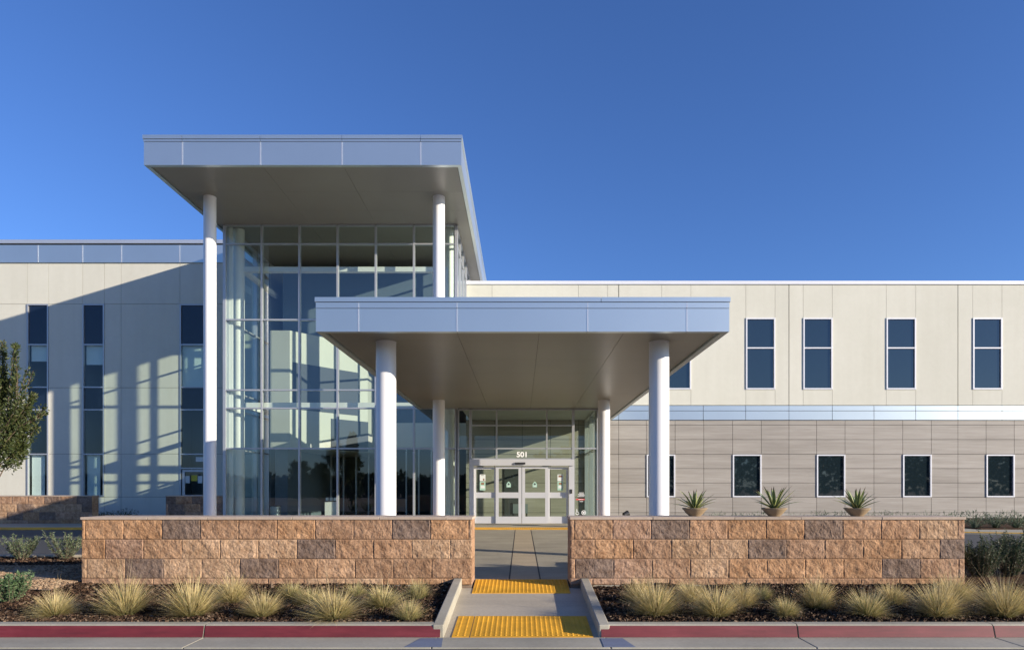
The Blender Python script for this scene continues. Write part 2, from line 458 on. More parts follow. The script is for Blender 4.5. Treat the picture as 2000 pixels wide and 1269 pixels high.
# ------------------------------------------------------------------ tactile paving
def domes(m, u0, u1, v0, v1, P, sp=.06, r=.0145, h=.007):
    nu = max(1, int((u1 - u0) / sp)); nv = max(1, int((v1 - v0) / sp))
    for i in range(nu):
        for k in range(nv):
            u = u0 + (i + .5) * (u1 - u0) / nu; v = v0 + (k + .5) * (v1 - v0) / nv
            c = P(u, v); vs = []
            for rr, hh in ((r, 0), (r * .6, h)):
                for t in range(8):
                    a = 2 * math.pi * t / 8
                    q = P(u + rr * math.cos(a), v + rr * math.sin(a)); vs.append((q[0], q[1], q[2] + hh))
            m.idx(vs, [(t, (t + 1) % 8, 8 + (t + 1) % 8, 8 + t) for t in range(8)] + [tuple(range(8, 16))])
def tactile(x0, x1, y0, y1, zf, label, split=None):
    m = MB()
    P = lambda u, v: (u, v, zf(v) + .009)
    for a, b in ([(x0, x1)] if split is None else [(x0, split - .006), (split + .006, x1)]):
        c = [(a, y0, zf(y0)), (b, y0, zf(y0)), (b, y1, zf(y1)), (a, y1, zf(y1))]
        t = [(q[0], q[1], q[2] + .009) for q in c]; lo = [(q[0], q[1], q[2] - .03) for q in c]
        m.idx(t + lo, [(0, 1, 2, 3), (0, 4, 5, 1), (1, 5, 6, 2), (2, 6, 7, 3), (3, 7, 4, 0)])
        domes(m, a + .02, b - .02, y0 + .02, y1 - .02, P)
    o = m.build('tactile_paving', 'yellow_tactile')
    tag(o, label, 'tactile paving', 'yellow tactile strips'); return o
tactile(-.83, .86, 8.15, 9.05, rampz, 'wide yellow dome-studded tactile mat at the kerb end of the ramp', X(919, 8.3))
tactile(-.745, .745, 10.31, 11.24, rampz, 'yellow tactile mat at the top of the ramp, in the gap between the stone walls')
tactile(-20, 4.25, 22.32, 23.45, lambda y: -.004 + 0 * y, 'long yellow tactile strip along the kerb in front of the entrance doors')
# curved continuation on the right
m = MB()
pts = [Vector((x, y)) for x, y in edge[1:6]]
for a, b in zip(pts[:-1], pts[1:]):
    d = (b - a); L = d.length; d /= L; nrm = Vector((-d.y, d.x))
    P = lambda u, v: (a.x + d.x * u + nrm.x * v, a.y + d.y * u + nrm.y * v, .006)
    q = [P(.05 if a == pts[0] else 0, .03), P(L, .03), P(L, .55), P(.05 if a == pts[0] else 0, .55)]
    m.face(q); domes(m, .05, L - .05, .05, .53, P)
o = m.build('tactile_paving', 'yellow_kerb'); tag(o, 'curving yellow tactile strip along the pavement edge beyond the right end of the stone wall', 'tactile paving', 'yellow tactile strips')

# ------------------------------------------------------------------ ramp with side kerbs
m = MB()
for a, b, h in ((8.13, 9.60, .93), (9.606, 10.655, .93), (10.66, 11.26, .757)):
    m.idx([(-h, a, rampz(a)), (h, a, rampz(a)), (h, b, rampz(b)), (-h, b, rampz(b)), (-h, a, -.6), (h, a, -.6), (h, b, -.6), (-h, b, -.6)],
          [(0, 1, 2, 3), (0, 4, 5, 1), (2, 6, 7, 3), (0, 3, 7, 4), (1, 5, 6, 2)])
o = m.build('ramp', 'concrete_pale'); tag(o, kind='structure')
m = MB()
for s in (-1, 1):
    zt = lambda y: -.262 + (y - 8.2) * .088
    a, b = 8.135, YS - .01
    x0, x1 = (.925, 1.055)
    vs = []
    for y in (a, b):
        for x, z in ((x0, -.6), (x0, zt(y)), (x1, zt(y)), (x1, -.6)): vs.append((s * x, y, z))
    f = [(0, 1, 5, 4), (1, 2, 6, 5), (2, 3, 7, 6), (0, 3, 2, 1), (4, 5, 6, 7)]
    m.idx(vs, f)
o = m.build('kerb', 'concrete', bevel=.012); tag(o, kind='structure')

# ------------------------------------------------------------------ stone walls
TAN = [(.37, .222, .130), (.395, .245, .145), (.365, .225, .138), (.42, .275, .168), (.34, .207, .123), (.375, .235, .148), (.36, .228, .152), (.385, .225, .122)]
DRK = [(.195, .138, .105), (.215, .152, .114)]
def split_face(m, x0, x1, z0, z1, y, col, seed, res=.018, amp=.026, score=None):
    nx = max(3, int((x1 - x0) / res)); nz = max(3, int((z1 - z0) / res))
    us = [x0 + (x1 - x0) * i / nx for i in range(nx + 1)]
    if score is not None:
        us = [u for u in us if abs(u - score) > .009] + [score - .005, score, score + .005]; us.sort(); nx = len(us) - 1
    vs = []
    for k in range(nz + 1):
        for x in us:
            z = z0 + (z1 - z0) * k / nz
            e = min(x - x0, x1 - x, z - z0, z1 - z)
            ed = min(1, e / .014)
            n = noise.fractal((x * 9 + seed, z * 9 + x * 3, seed * 1.7), .75, 2.2, 5)
            n2 = 1 - abs(noise.noise((x * 22 + z * 13 + seed, z * 17 - x * 9, 2.3 + seed)))
            d = .004 + amp * (n * .55 + .45 + .45 * n2) * (.72 + .28 * ed)
            if score is not None and abs(x - score) < .001: d -= .0025
            if e < 1e-6: d = min(d, .010)
            vs.append((x, y - max(-.004, d), z))
    fs = [(a, a + 1, a + nx + 2, a + nx + 1) for k in range(nz) for a in range(k * (nx + 1), k * (nx + 1) + nx)]
    m.idx(vs, fs, col)

def stone_wall(name, x0, x1, Yf, depth, ztop, zbot, courses, dark, phases, label, blockw, res, amp, seed, ends=True, capcol=(.42, .335, .26)):
    o = thing(name, ((x0 + x1) / 2, Yf + depth / 2, zbot), label, 'wall', 'split-face stone garden walls')
    m = MB(); rnd = random.Random(seed)
    core = MB(); core.box(x0 + .012, x1 - .012, Yf + .012, Yf + depth - .012, zbot - .25, ztop - .045)
    for ci, (za, zb) in enumerate(courses):
        ph = phases[ci % len(phases)]
        prev = None; xs = [x0]; k = math.ceil((x0 + .05 - ph) / blockw)
        while ph + k * blockw < x1 - .05:
            xs.append(ph + k * blockw); k += 1
        xs.append(x1)
        for a, b in zip(xs[:-1], xs[1:]):
            mid = (a + b) / 2
            isd = any(cc == ci and abs(mid - dx) < blockw * .4 for cc, dx in dark)
            col = jit(rnd.choice(DRK if isd else TAN), .07)
            if not isd and prev is not None and rnd.random() < .5: col = jit(prev, .03)
            prev = None if isd else col
            # every block is scored at its middle
            split_face(m, a + .0015, b - .0015, za + .002, zb - .002, Yf, col, rnd.uniform(0, 50), res, amp, mid if b - a > blockw * .8 else None)
        for xe, sgn in ((x0, -1), (x1, 1)):
            a, b = sorted((xe, xe - sgn * .03))
            m.box(a, b, Yf + .003, Yf + depth - .003, za + .003, zb - .003, jit(rnd.choice(TAN), .06))
        y = x0 + .03
        m.box(x0 + .03, x1 - .03, Yf + depth - .02, Yf + depth, za + .003, zb - .003, jit(rnd.choice(TAN), .06))
    core.build('mortar_core', 'mortar', o)
    m.build('stone_face', 'split_face_block', o)
    cp = MB(); xx = x0 - .012
    while xx < x1:
        w = rnd.uniform(.9, 1.4); e = min(x1 + .012, xx + w)
        if x1 - e < .35: e = x1 + .012
        cp.box(xx + .002, e - .002, Yf - .03 - rnd.uniform(0, .006), Yf + depth + .02, ztop - .042, ztop - rnd.uniform(0, .004), jit(capcol, .10))
        xx = e
    cp.build('cap', 'cap_stone', o, bevel=.005)
    return o
S = 125.0
zt = .91; c1 = .868
crs = [(c1 - .308, c1), (c1 - .612, c1 - .308), (c1 - .915, c1 - .612), (c1 - 1.015, c1 - .915)]
bw = .5985
def dk(c, px): return (c, X(px, YS))
stone_wall('stone_wall', X(160, YS), X(922, YS), YS, .62, zt, -.15, crs,
           [dk(0, 354), dk(0, 802), dk(1, 617), dk(2, 282), dk(2, 505), dk(3, 600)],
           [X(317, YS), X(281, YS), X(245, YS), X(300, YS)],
           'tan and brown split-face block wall behind the grasses, left of the yellow ramp', bw, .015, .017, 11)
stone_wall('stone_wall', X(1114, YS), X(1883, YS), YS, .62, zt, -.15, crs,
           [dk(0, 1309), dk(0, 1613), dk(1, 1498), dk(1, 1862), dk(2, 1160), dk(2, 1761), dk(3, 1225)],
           [X(1271, YS), X(1236, YS), X(1198, YS), X(1232, YS)],
           'tan split-face block wall right of the yellow ramp, with three agave bowls on its cap', bw, .015, .017, 23)
# footing strip
m = MB(); m.box(X(166, YS), X(900, YS), YS - .03, YS + .5, -.5, -.152); m.box(X(1150, YS), X(1880, YS), YS - .03, YS + .5, -.5, -.152)
o = m.build('wall_footing', 'concrete_pale'); tag(o, kind='structure')
# the two low walls close to the building
YB = 26.1
zt2 = Z(967, YB)
crs2 = []
zz = zt2 - .02
while zz > .0:
    crs2.append((max(-.1, zz - .308), zz)); zz -= .308
rr = random.Random(4)
stone_wall('stone_wall', -33, X(180, YB), YB, .4, zt2, -.05, crs2, [(2, X(93, YB)), (0, X(100, YB)), (1, X(166, YB)), (2, X(20, YB)), (0, X(155, YB)), (1, X(60, YB))],
           [X(150, YB), X(128, YB), X(77, YB)], 'shadowed stone wall in front of the cream building, at the left edge by the driveway', .62, .05, .02, 31)
stone_wall('stone_wall', X(324, YB), X(437, YB) - .02, YB, .4, zt2, -.05, crs2, [(1, X(342, YB)), (0, X(400, YB)), (2, X(350, YB)), (1, X(410, YB)), (0, X(330, YB))],
           [X(344, YB), X(360, YB), X(330, YB)], 'short dark stone wall stub beside the left corner of the glass tower', .62, .04, .02, 37)

# ------------------------------------------------------------------ wings
def panel(m, pxa, pxb, pya, pyb, Y=YW, g=.007, d=.06, jt=.02):
    x0, x1 = X(pxa, Y), X(pxb, Y); z0, z1 = Z(pyb, Y), Z(pya, Y)
    m.box(x0 + g, x1 - g, Y, Y + d, z0 + g, z1 - g, (1 + random.uniform(-jt, jt),) * 3)

def window(parent, pxa, pxb, pya, pyb, rails, kinds, Y=YW, fw=.055, blind=None, mat='white_frame'):
    """window part: the frame mesh; panes, blinds as its own pieces"""
    x0, x1 = X(pxa, Y), X(pxb, Y); z0, z1 = Z(pyb, Y), Z(pya, Y)
    m = MB(); yf, yb = Y - .035, Y + .09
    m.box(x0, x0 + fw, yf, yb, z0, z1); m.box(x1 - fw, x1, yf, yb, z0, z1)
    m.box(x0 + fw, x1 - fw, yf + .003, yb, z0, z0 + fw); m.box(x0 + fw, x1 - fw, yf + .003, yb, z1 - fw, z1)
    zs = [z1] + [Z(r, Y) for r in rails] + [z0]
    for z in zs[1:-1]: m.box(x0 + fw, x1 - fw, yf + .004, yb, z - fw / 2, z + fw / 2)
    w = m.build('window', mat, parent)
    for i, k in enumerate(kinds):
        p = MB(); yy = Y + .03
        a, b = x0 + fw, x1 - fw; c, d = zs[i + 1] + fw / 2, zs[i] - fw / 2
        p.face([(a, yy, c), (b, yy, c), (b, yy, d), (a, yy, d)])
        p.build('pane', k, w)
    if 'window_glass' in kinds:
        rm = MB()   # the dark room behind
        rm.box(x0 + .01, x1 - .01, Y + 2.2, Y + 2.25, z0, z1)
        for q in ((x0 - .6, x0 - .55), (x1 + .55, x1 + .6)): rm.box(q[0], q[1], Y + .25, Y + 2.2, z0, z1)
        rm.build('room', 'interior_grey', w)
    if blind:
        for (i, fr, xa, xb) in blind:
            p = MB(); yy = Y + .14
            d = zs[i]; c = zs[i] + (zs[i + 1] - zs[i]) * fr
            p.box(x0 + (x1 - x0) * xa, x0 + (x1 - x0) * xb, yy, yy + .01, c, d)
            p.build('blind', 'blind_fabric', w)
    return w

# --- left wing
xL, xT = -33.0, X(438, YG) + .02
LZ = Z(470, YW)
lw = thing('office_wing', (X(200, YW), YW, 0), 'pale cream concrete wing left of the glass tower, with tall narrow windows', 'building', 'office wings')
m = MB()
rows = [513, 593.6, 757, 886, 970, 1016]
cols = [-420, -300, -195, -150, -62, 53, 95, 161.5, 204, 236.5, 351.5, 409, X(0, 1) and 436, 545]
cols = [-420, -300, -195, -150, -62, 53, 95, 161.5, 204, 236.5, 351.5, 409, 460, (xT - 0) * F / YW + VX]
wins = {(53, 95), (161.5, 204), (351.5, 409), (-195, -150)}
for a, b in zip(cols[:-1], cols[1:]):
    for r0, r1 in zip(rows[:-1], rows[1:]):
        if (a, b) in wins and 590 < r0 < 960: continue
        panel(m, a, b, r0, r1, jt=.015)
m.build('wall_panels', 'cream_concrete', lw)
m = MB()
x0, x1 = X(-420, YW), xT
zs_ = [(Z(1016, YW), Z(968, YW))]
m.box(x0, x1, YW + .3, YW + .36, Z(1016, YW), Z(470, YW) - .05)     # backing; windows sit in the cavity in front of it
# backing strips between the windows
def backing(m, x0, x1, z0, z1, holes, y0, y1):
    xs = sorted({x0, x1, *[h[0] for h in holes], *[h[1] for h in holes]})
    for a, b in zip(xs[:-1], xs[1:]):
        hs = sorted([(h[2], h[3]) for h in holes if h[0] <= a + 1e-6 and h[1] >= b - 1e-6])
        z = z0
        for h0, h1 in hs:
            if h0 > z: m.box(a, b, y0, y1, z, h0)
            z = max(z, h1)
        if z < z1: m.box(a, b, y0, y1, z, z1)
m = MB()
holes = [(X(a, YW), X(b, YW), Z(969, YW), Z(595, YW)) for a, b in wins]
backing(m, x0, x1, Z(1016, YW), Z(480, YW), holes, YW + .062, YW + .25)
m.build('backing_wall', 'dark_gap', lw)
m = MB(); m.box(x0, x1, YW + 2.6, YW + 13, -.05, Z(480, YW)); m.build('core', 'interior_grey', lw)
# metal parapet band
m = MB(); jn = MB()
mj = [-420, -300, -150, -40, 74, 161, 237, 350.7, 460, cols[-1]]
for a, b in zip(mj[:-1], mj[1:]): panel(m, a, b, 478, 513, YW - .06, .010, .3, 0)
m.build('parapet_band', 'silver_panel', lw)
for b in mj[1:-1]:
    m = MB(); m.box(X(b, YW - .06) - .022, X(b, YW - .06) + .022, YW - .066, YW - .05, Z(513, YW - .06) + .01, Z(478, YW - .06) - .01)
    m.build('band_joint', 'silver_trim', lw)
m = MB(); m.box(x0, x1, YW - .13, YW + .4, Z(477, YW), Z(470, YW)); m.box(x0, x1, YW + .4, YW + 13, Z(478, YW) , Z(474, YW)); m.build('roof', 'silver_trim', lw)
for (a, b, bl) in ((-195, -150, None), (53, 95, [(1, .38, .1, 1)]), (161.5, 204, [(1, .46, .08, 1)])):
    window(lw, a, b, 594, 969, [673, 756, 800, 886.5], ['spandrel_glass', 'window_glass', 'spandrel_glass', 'window_glass', 'window_glass'], mat='aluminium',
           blind=(bl or []) + [(4, .98, .12, .72)])
# third window with a door below
w = window(lw, 351.5, 409, 594, 1016, [673, 756, 800, 886.5, 914], ['spandrel_glass', 'window_glass', 'spandrel_glass', 'window_glass', 'window_glass', 'window_glass'], mat='aluminium', blind=[(1, .97, .02, 1)])
d = MB(); yy = YW - .03
xa, xb = X(354, YW), X(407, YW)
d.box(xa + .06, xa + .17, yy, yy + .06, .05, Z(917, YW)); d.box(xb - .17, xb - .06, yy, yy + .06, .05, Z(917, YW))
d.box(xa + .17, xb - .17, yy + .002, yy + .06, Z(921, YW), Z(917, YW)); d.box(xa + .17, xb - .17, yy + .002, yy + .06, .05, Z(966, YW))
door = d.build('door', 'aluminium', lw)
for (pa, pb, qa, qb, mt) in ((360.5, 370, 929, 943, 'paper_white'), (373, 385, 927.5, 939, 'paper_yellow'), (386, 395, 929, 943, 'paper_white')):
    p = MB(); p.box(X(pa, YW), X(pb, YW), YW + .018, YW + .024, Z(qb, YW), Z(qa, YW)); p.build('notice', mt, door)
p = MB(); p.box(X(382, YW), X(400, YW), YW + .018, YW + .024, Z(901, YW), Z(892, YW)); p.build('notice', 'paper_white', w)

# --- right wing
xR0, xR1 = X(910, YW), X(2420, YW)
rw = thing('office_wing', (X(1560, YW), YW, 0), 'long cream wing right of the glass tower, with grey stone panels along its ground floor', 'building', 'office wings')
upc = [910, 961, 1130, 1187, 1208.5, 1292.5, 1349.5, 1456.8, 1513.8, 1541, 1568.7, 1625.6, 1731, 1788.6, 1871, 1900, 1957, 2065, 2122, 2200, 2310, 2420]
upw = {(1292.5, 1349.5), (1456.8, 1513.8), (1568.7, 1625.6), (1731, 1788.6), (1900, 1957), (2065, 2122)}
m = MB()
wide = {1208.5, 1541, 1871, 2200}
for a, b in zip(upc[:-1], upc[1:]):
    ga = .012 if a in wide else .006
    if (a, b) in upw:
        panel(m, a, b, 555, 621, g=.006, jt=.012); panel(m, a, b, 760, 791, g=.006, jt=.012)
    else:
        x0, x1 = X(a, YW) + (.016 if a in wide else .006), X(b, YW) - (.016 if b in wide else .006)
        m.box(x0, x1, YW, YW + .06, Z(791, YW) + .006, Z(555, YW) - .006, (1 + random.uniform(-.025, .025),) * 3)
m.build('wall_panels', 'cream_concrete', rw)
m = MB(); m.box(xR0, xR1, YW - .05, YW + .5, Z(555.5, YW), Z(549, YW)); m.box(xR0, xR1, YW + .5, YW + 13, Z(556, YW), Z(553, YW)); m.build('parapet_cap', 'white_frame', rw)
# silver band
m = MB()
bj = [910, 1040, 1130, 1208.5, 1290, 1373.6, 1456.5, 1541, 1625.6, 1707, 1788.5, 1871, 1957, 2040, 2122, 2200, 2310, 2420]
for a, b in zip(bj[:-1], bj[1:]):
    panel(m, a, b, 791.5, 802, YW - .03, .010, .09, 0); panel(m, a, b, 802, 820, YW - .045, .010, .1, 0)
m.build('metal_band', 'silver_panel', rw)
# stone panels
m = MB()
lh = [820.5, 829.5, 858, 886.6, 914.5, 942.5, 970.3, 1000.5, 1013.5]
lv = [840, 870, 910, 966, 1020, 1075, 1130, 1164, 1208.5, 1263, 1318.6, 1374.6, 1431, 1487, 1541, 1595, 1650.5, 1707, 1763.2, 1819, 1871, 1926, 1981, 2036, 2091, 2146, 2200, 2255, 2310, 2365, 2420]
lwn = {(1263, 1318.6), (1431, 1487), (1595, 1650.5), (1763.2, 1819), (1926, 1981), (2091, 2146)}
for a, b in zip(lv[:-1], lv[1:]):
    for r0, r1 in zip(lh[:-1], lh[1:]):
        if (a, b) in lwn and 880 < r0 < 965: continue
        if b <= 910: continue
        panel(m, a, b, r0, r1, g=.0085, jt=.055)
m.build('stone_panels', 'grey_stone_panel', rw)
m = MB()
holes = [(X(a, YW), X(b, YW), Z(759, YW), Z(622, YW)) for a, b in upw] + [(X(a, YW), X(b, YW), Z(970, YW), Z(887, YW)) for a, b in lwn]
backing(m, xR0, xR1, Z(1013.5, YW), Z(556, YW), holes, YW + .062, YW + .25)
m.build('backing_wall', 'dark_gap', rw)
m = MB(); m.box(xR0, xR1, YW + 2.6, YW + 13, -.05, Z(556, YW)); m.build('core', 'interior_dark', rw)
for a, b in sorted(upw): window(rw, a, b, 621, 760, [679.5], ['dark_glass', 'dark_glass'])
for a, b in sorted(lwn): window(rw, a, b, 887.2, 970.3, [], ['dark_glass'])

# ------------------------------------------------------------------ glass tower
gx0, gx1 = X(439, YG), X(891, YG)
SZ = CZ + 10.01      # soffit height
LIPZ = CZ + 9.96
tw = thing('glass_tower', ((gx0 + gx1) / 2, YG, 0), 'tall glazed entrance tower under a big flat silver overhanging roof', 'building')
# roof: fascia tiers, soffit, deck
rx0, rx1 = X(281, YRF), X(901, YRF); rz1 = Z(264, YRF); ry1 = 41.0
def fascia(parent, x0, x1, y0, y1, tiers, joints, nm, jm, mat='silver_panel'):
    m = MB(); g = .006
    for (z0, z1, pr) in tiers:
        xs = [x0] + joints + [x1] if True else [x0, x1]
        for a, b in zip(xs[:-1], xs[1:]):
            m.box(a + (g if a != x0 else -pr), b - (g if b != x1 else -pr), y0 - pr, y0 + .15, z0 + g, z1 - g)
        ny = max(1, int((y1 - y0) / 3.2))
        for i in range(ny):
            a = y0 + .15 + (y1 - y0 - .15) * i / ny; b = y0 + .15 + (y1 - y0 - .15) * (i + 1) / ny
            m.box(x0 - pr, x0 + .12, a + g, b - g, z0 + g, z1 - g); m.box(x1 - .12, x1 + pr, a + g, b - g, z0 + g, z1 - g)
    f = m.build(nm, mat, parent)
    (z0, z1, pr) = tiers[-1]
    for x in joints:
        j = MB(); j.box(x - .02, x + .02, y0 - pr - .004, y0 - pr + .05, z0 + .008, z1 - .008); j.build(jm, 'silver_trim', f)
    return f
z277 = Z(277, YRF); z2725 = Z(272.3, YRF)
fascia(tw, rx0, rx1, YRF, ry1, [(z2725, rz1, .03), (z277, z2725, .012), (LIPZ, z277, 0)], [X(p, YRF) for p in (356, 508.5, 668, 821.5)], 'fascia', 'fascia_joint')
def soffit(parent, x0, x1, y0, y1, z, xj, yj, lip=.14):
    m = MB(); xs = [x0 + lip] + xj + [x1 - lip]; ysl = [y0 + .16] + yj + [y1]
    for a, b in zip(xs[:-1], xs[1:]):
        for c, d in zip(ysl[:-1], ysl[1:]):
            m.box(a + .004, b - .004, c + .003, d - .003, z, z + .03)
    s = m.build('soffit', 'soffit_paint', parent)
    k = MB(); k.box(x0 + .12, x1 - .12, y0 + .15, y1, z + .012, z + .2); k.build('soffit_gap', 'soffit_gap', s)
    return s
def run(a, b, st):
    n = max(1, round((b - a) / st)); return [a + (b - a) * i / n for i in range(1, n)]
soffit(tw, rx0, rx1, YRF, ry1, SZ, [X(p, YRF) for p in (508.5, 668)], [YRF + 2.0, YRF + 3.6, 27.5, 31, 36])
m = MB(); m.box(rx0 + .15, rx1 - .15, YRF + .15, ry1, LIPZ + .3, rz1 - .06); m.build('roof', 'silver_trim', tw)
# columns
def column(parent, x, y, z0, z1, r=.207, mat='white_paint'):
    m = MB(); m.cyl((x, y, z0), (x, y, z1 - .0), r, n=64, caps=False)
    m.cyl((x, y, z1 - .012), (x, y, z1 + .002), r + .006, n=48, caps=False)
    return m.build('column', mat, parent)
for px in (410, 857): column(tw, X(px, YRC), YRC, -.15, SZ)

# curtain wall: members and one pane per bay
def curtain(parent, P, us, vs, skip=(), mw=.07, mat='aluminium', gm='clear_glass', d0=-.05, d1=.11, vw=None, nm='curtain_wall', glassoff=.0, rails_thin=.055):
    """P(u, v, d): wall position, d is depth into the building"""
    m = MB()
    def bar(u0, u1, v0, v1, a, b):
        c = [P(u, v, d) for d in (a, b) for v in (v0, v1) for u in (u0, u1)]
        m.idx(c, [(0, 1, 3, 2), (4, 6, 7, 5), (0, 4, 5, 1), (2, 3, 7, 6), (0, 2, 6, 4), (1, 5, 7, 3)])
    for i, u in enumerate(us):
        w = mw * (1.5 if i in (0, len(us) - 1) else 1)
        bar(u - w / 2, u + w / 2, vs[0], vs[-1], d0, d1)
    for v in vs:
        for a, b in zip(us[:-1], us[1:]): bar(a + mw / 2, b - mw / 2, v - rails_thin / 2, v + rails_thin / 2, d0 + .012, d1 - .01)
    o = m.build(nm, mat, parent)
    for i, (a, b) in enumerate(zip(us[:-1], us[1:])):
        for k, (c, d) in enumerate(zip(vs[:-1], vs[1:])):
            if (i, k) in skip: continue
            q = MB(); q.face([P(a + mw / 2, c + .02, glassoff), P(b - mw / 2, c + .02, glassoff), P(b - mw / 2, d - .02, glassoff), P(a + mw / 2, d - .02, glassoff)])
            q.build('pane', gm, o)
    return o
tus = [X(p, YG) for p in (439, 511.5, 585, 659.5, 734, 808.5, 891)]
tvs = [.03] + [Z(p, YG) for p in (875.5, 797, 761.5, 624.5, 477)] + [SZ - .03]
curtain(tw, lambda u, v, d: (u, YG + d, v), tus, tvs)
# side glazing, left and right
sy = [YG + .14, YG + 1.5, YG + 2.9, YW - .08]
curtain(tw, lambda u, v, d: (gx0 + d, u, v), sy, tvs)
PCT = 5.2
rvs = [Z(p, YG) for p in (624.5, 477)]
curtain(tw, lambda u, v, d: (gx1 - d, u, v), sy, [PCT] + rvs + [SZ - .03])
curtain(tw, lambda u, v, d: (gx1 - d, u, v), [YW + .05, 32.2, 34.2, 36.4, 38.6, 40.7], [Z(549, YW) + .05, SZ - .03])
# inside
m = MB(); m.box(gx0 + .15, gx1 + 5.6, YG + .2, 41, -.05, .012); m.build('lobby_floor', 'interior_floor', tw)
m = MB()
m.box(gx0 - .10, gx0 + .12, YW + .0, 41, 0, SZ - .02); m.box(gx1 - .12, gx1 + .1, YW + 2.9, 41, 0, Z(549, YW))
m.build('side_wall', 'interior_white', tw)
m = MB(); m.box(gx0 + .12, gx1 - .12, 40.6, 40.9, 0, SZ - .02); m.build('back_wall', 'interior_blue', tw)
# white core wall standing behind the second bay
cy = 28.4
wx0, wx1 = (X(566, cy), cy), (-7.1, 31.6)
m = MB(); m.prism([(X(527, cy), cy), wx0, wx1, (wx1[0], 40.5), (X(527, cy), 40.5)], 'z', 3.0, 7.9); m.build('core_wall', 'interior_cream', tw)
m = MB(); m.box(X(527, cy) + .002, X(566, cy) - .3, cy + .6, 40.5, .02, 2.998); m.build('core_base', 'interior_blue', tw)
m = MB(); m.box(X(527, cy) + .05, gx1 - .2, cy + 1.4, 40.5, 7.9, SZ - .5); m.build('bulkhead', 'interior_blue', tw)
m = MB()
def onwall(t, d): return (wx0[0] + (wx1[0] - wx0[0]) * t + .8 * d, wx0[1] + (wx1[1] - wx0[1]) * t - .6 * d)
m.prism([onwall(.03, -.05), onwall(.03, .03), onwall(.86, .03), onwall(.86, -.05)], 'z', 4.65, 6.6); m.build('window_and_shade_panel', 'opening_and_shade_dark', tw)
m = MB(); m.prism([onwall(.50, -.05), onwall(.50, .03), onwall(1, .03), onwall(1, -.05)], 'z', 3.02, 4.4); m.build('window_and_shade_panel', 'opening_and_shade_dark', tw)  # no window here: dark panel paints the shade on the lower wall
m = MB(); m.box(-7.0, gx1 - .12, 33.6, 40.5, 3.35, 4.55); m.build('mezzanine', 'interior_white', tw)
# glazed partitions under the mezzanine
m = MB()
for i in range(9): m.box(X(566, cy) + .2 + i * .62, X(566, cy) + .26 + i * .62, 33.7, 33.85, .02, 3.3)
m.build('partition_posts', 'aluminium', tw)
m = MB(); m.box(X(566, cy), gx1 - .12, 36.5, 36.6, .02, 3.3); m.build('partition_back', 'interior_dark', tw)
m = MB(); m.box(-7.0, -4.4, 34.4, 34.5, 4.6, 7.3); m.build('office_front', 'interior_blue', tw)
# ring beams behind the glass
m = MB()
for za in (Z(532, 26.6), Z(796, 26.6)):
    m.box(gx0 + .5, gx1 - .15, 26.5, 26.72, za, za + .19)
    m.box(gx0 + .35, gx0 + .5, 26.5, YW - .1, za, za + .19); m.box(gx1 - .5, gx1 - .35, 26.72, YW - .1, za, za + .19)
m.build('ring_beam', 'interior_white', tw)
column(tw, gx0 + .32, YG + .55, 0, SZ, .2, 'interior_white'); column(tw, gx1 - .32, YG + .55, 0, SZ, .2, 'interior_white')
m = MB(); m.box(gx0 + .05, gx0 + .24, YG + .15, YG + .20, .05, SZ - .05); m.build('corner_liner', 'interior_white', tw)
# visible furniture behind the glass
bn = thing('litter_bin', (X(538, 27.2), 27.2, .012), 'grey cylindrical bin standing behind the tower glass', 'bin')
m = MB(); x, y = X(538, 27.2), 27.2; m.cyl((x, y, .012), (x, y, .62), .2, n=32); m.build('bin_body', 'steel_bin', bn)
m = MB(); m.cyl((x, y, .622), (x, y, .66), .21, .19, n=32); m.cyl((x, y, .661), (x, y, .672), .1, n=24); m.build('bin_lid', 'black_plastic', bn)
kx, ky = X(646, 27.6), 27.6
ks = thing('kiosk', (kx, ky, .012), 'white box-shaped kiosk standing behind the tower glass', 'kiosk')
m = MB(); m.box(kx - .24, kx + .22, ky, ky + .4, .012, .80); m.build('cabinet', 'interior_white', ks)
m = MB(); m.box(kx - .26, kx + .24, ky - .02, ky + .42, .803, .84); m.build('counter_top', 'interior_dark', ks)
m = MB()
for q in (-.18, -.02, .14): m.box(kx + q - .05, kx + q + .05, ky + .1, ky + .2, .843, .97)
m.build('leaflet_stack', 'paper_white', ks)

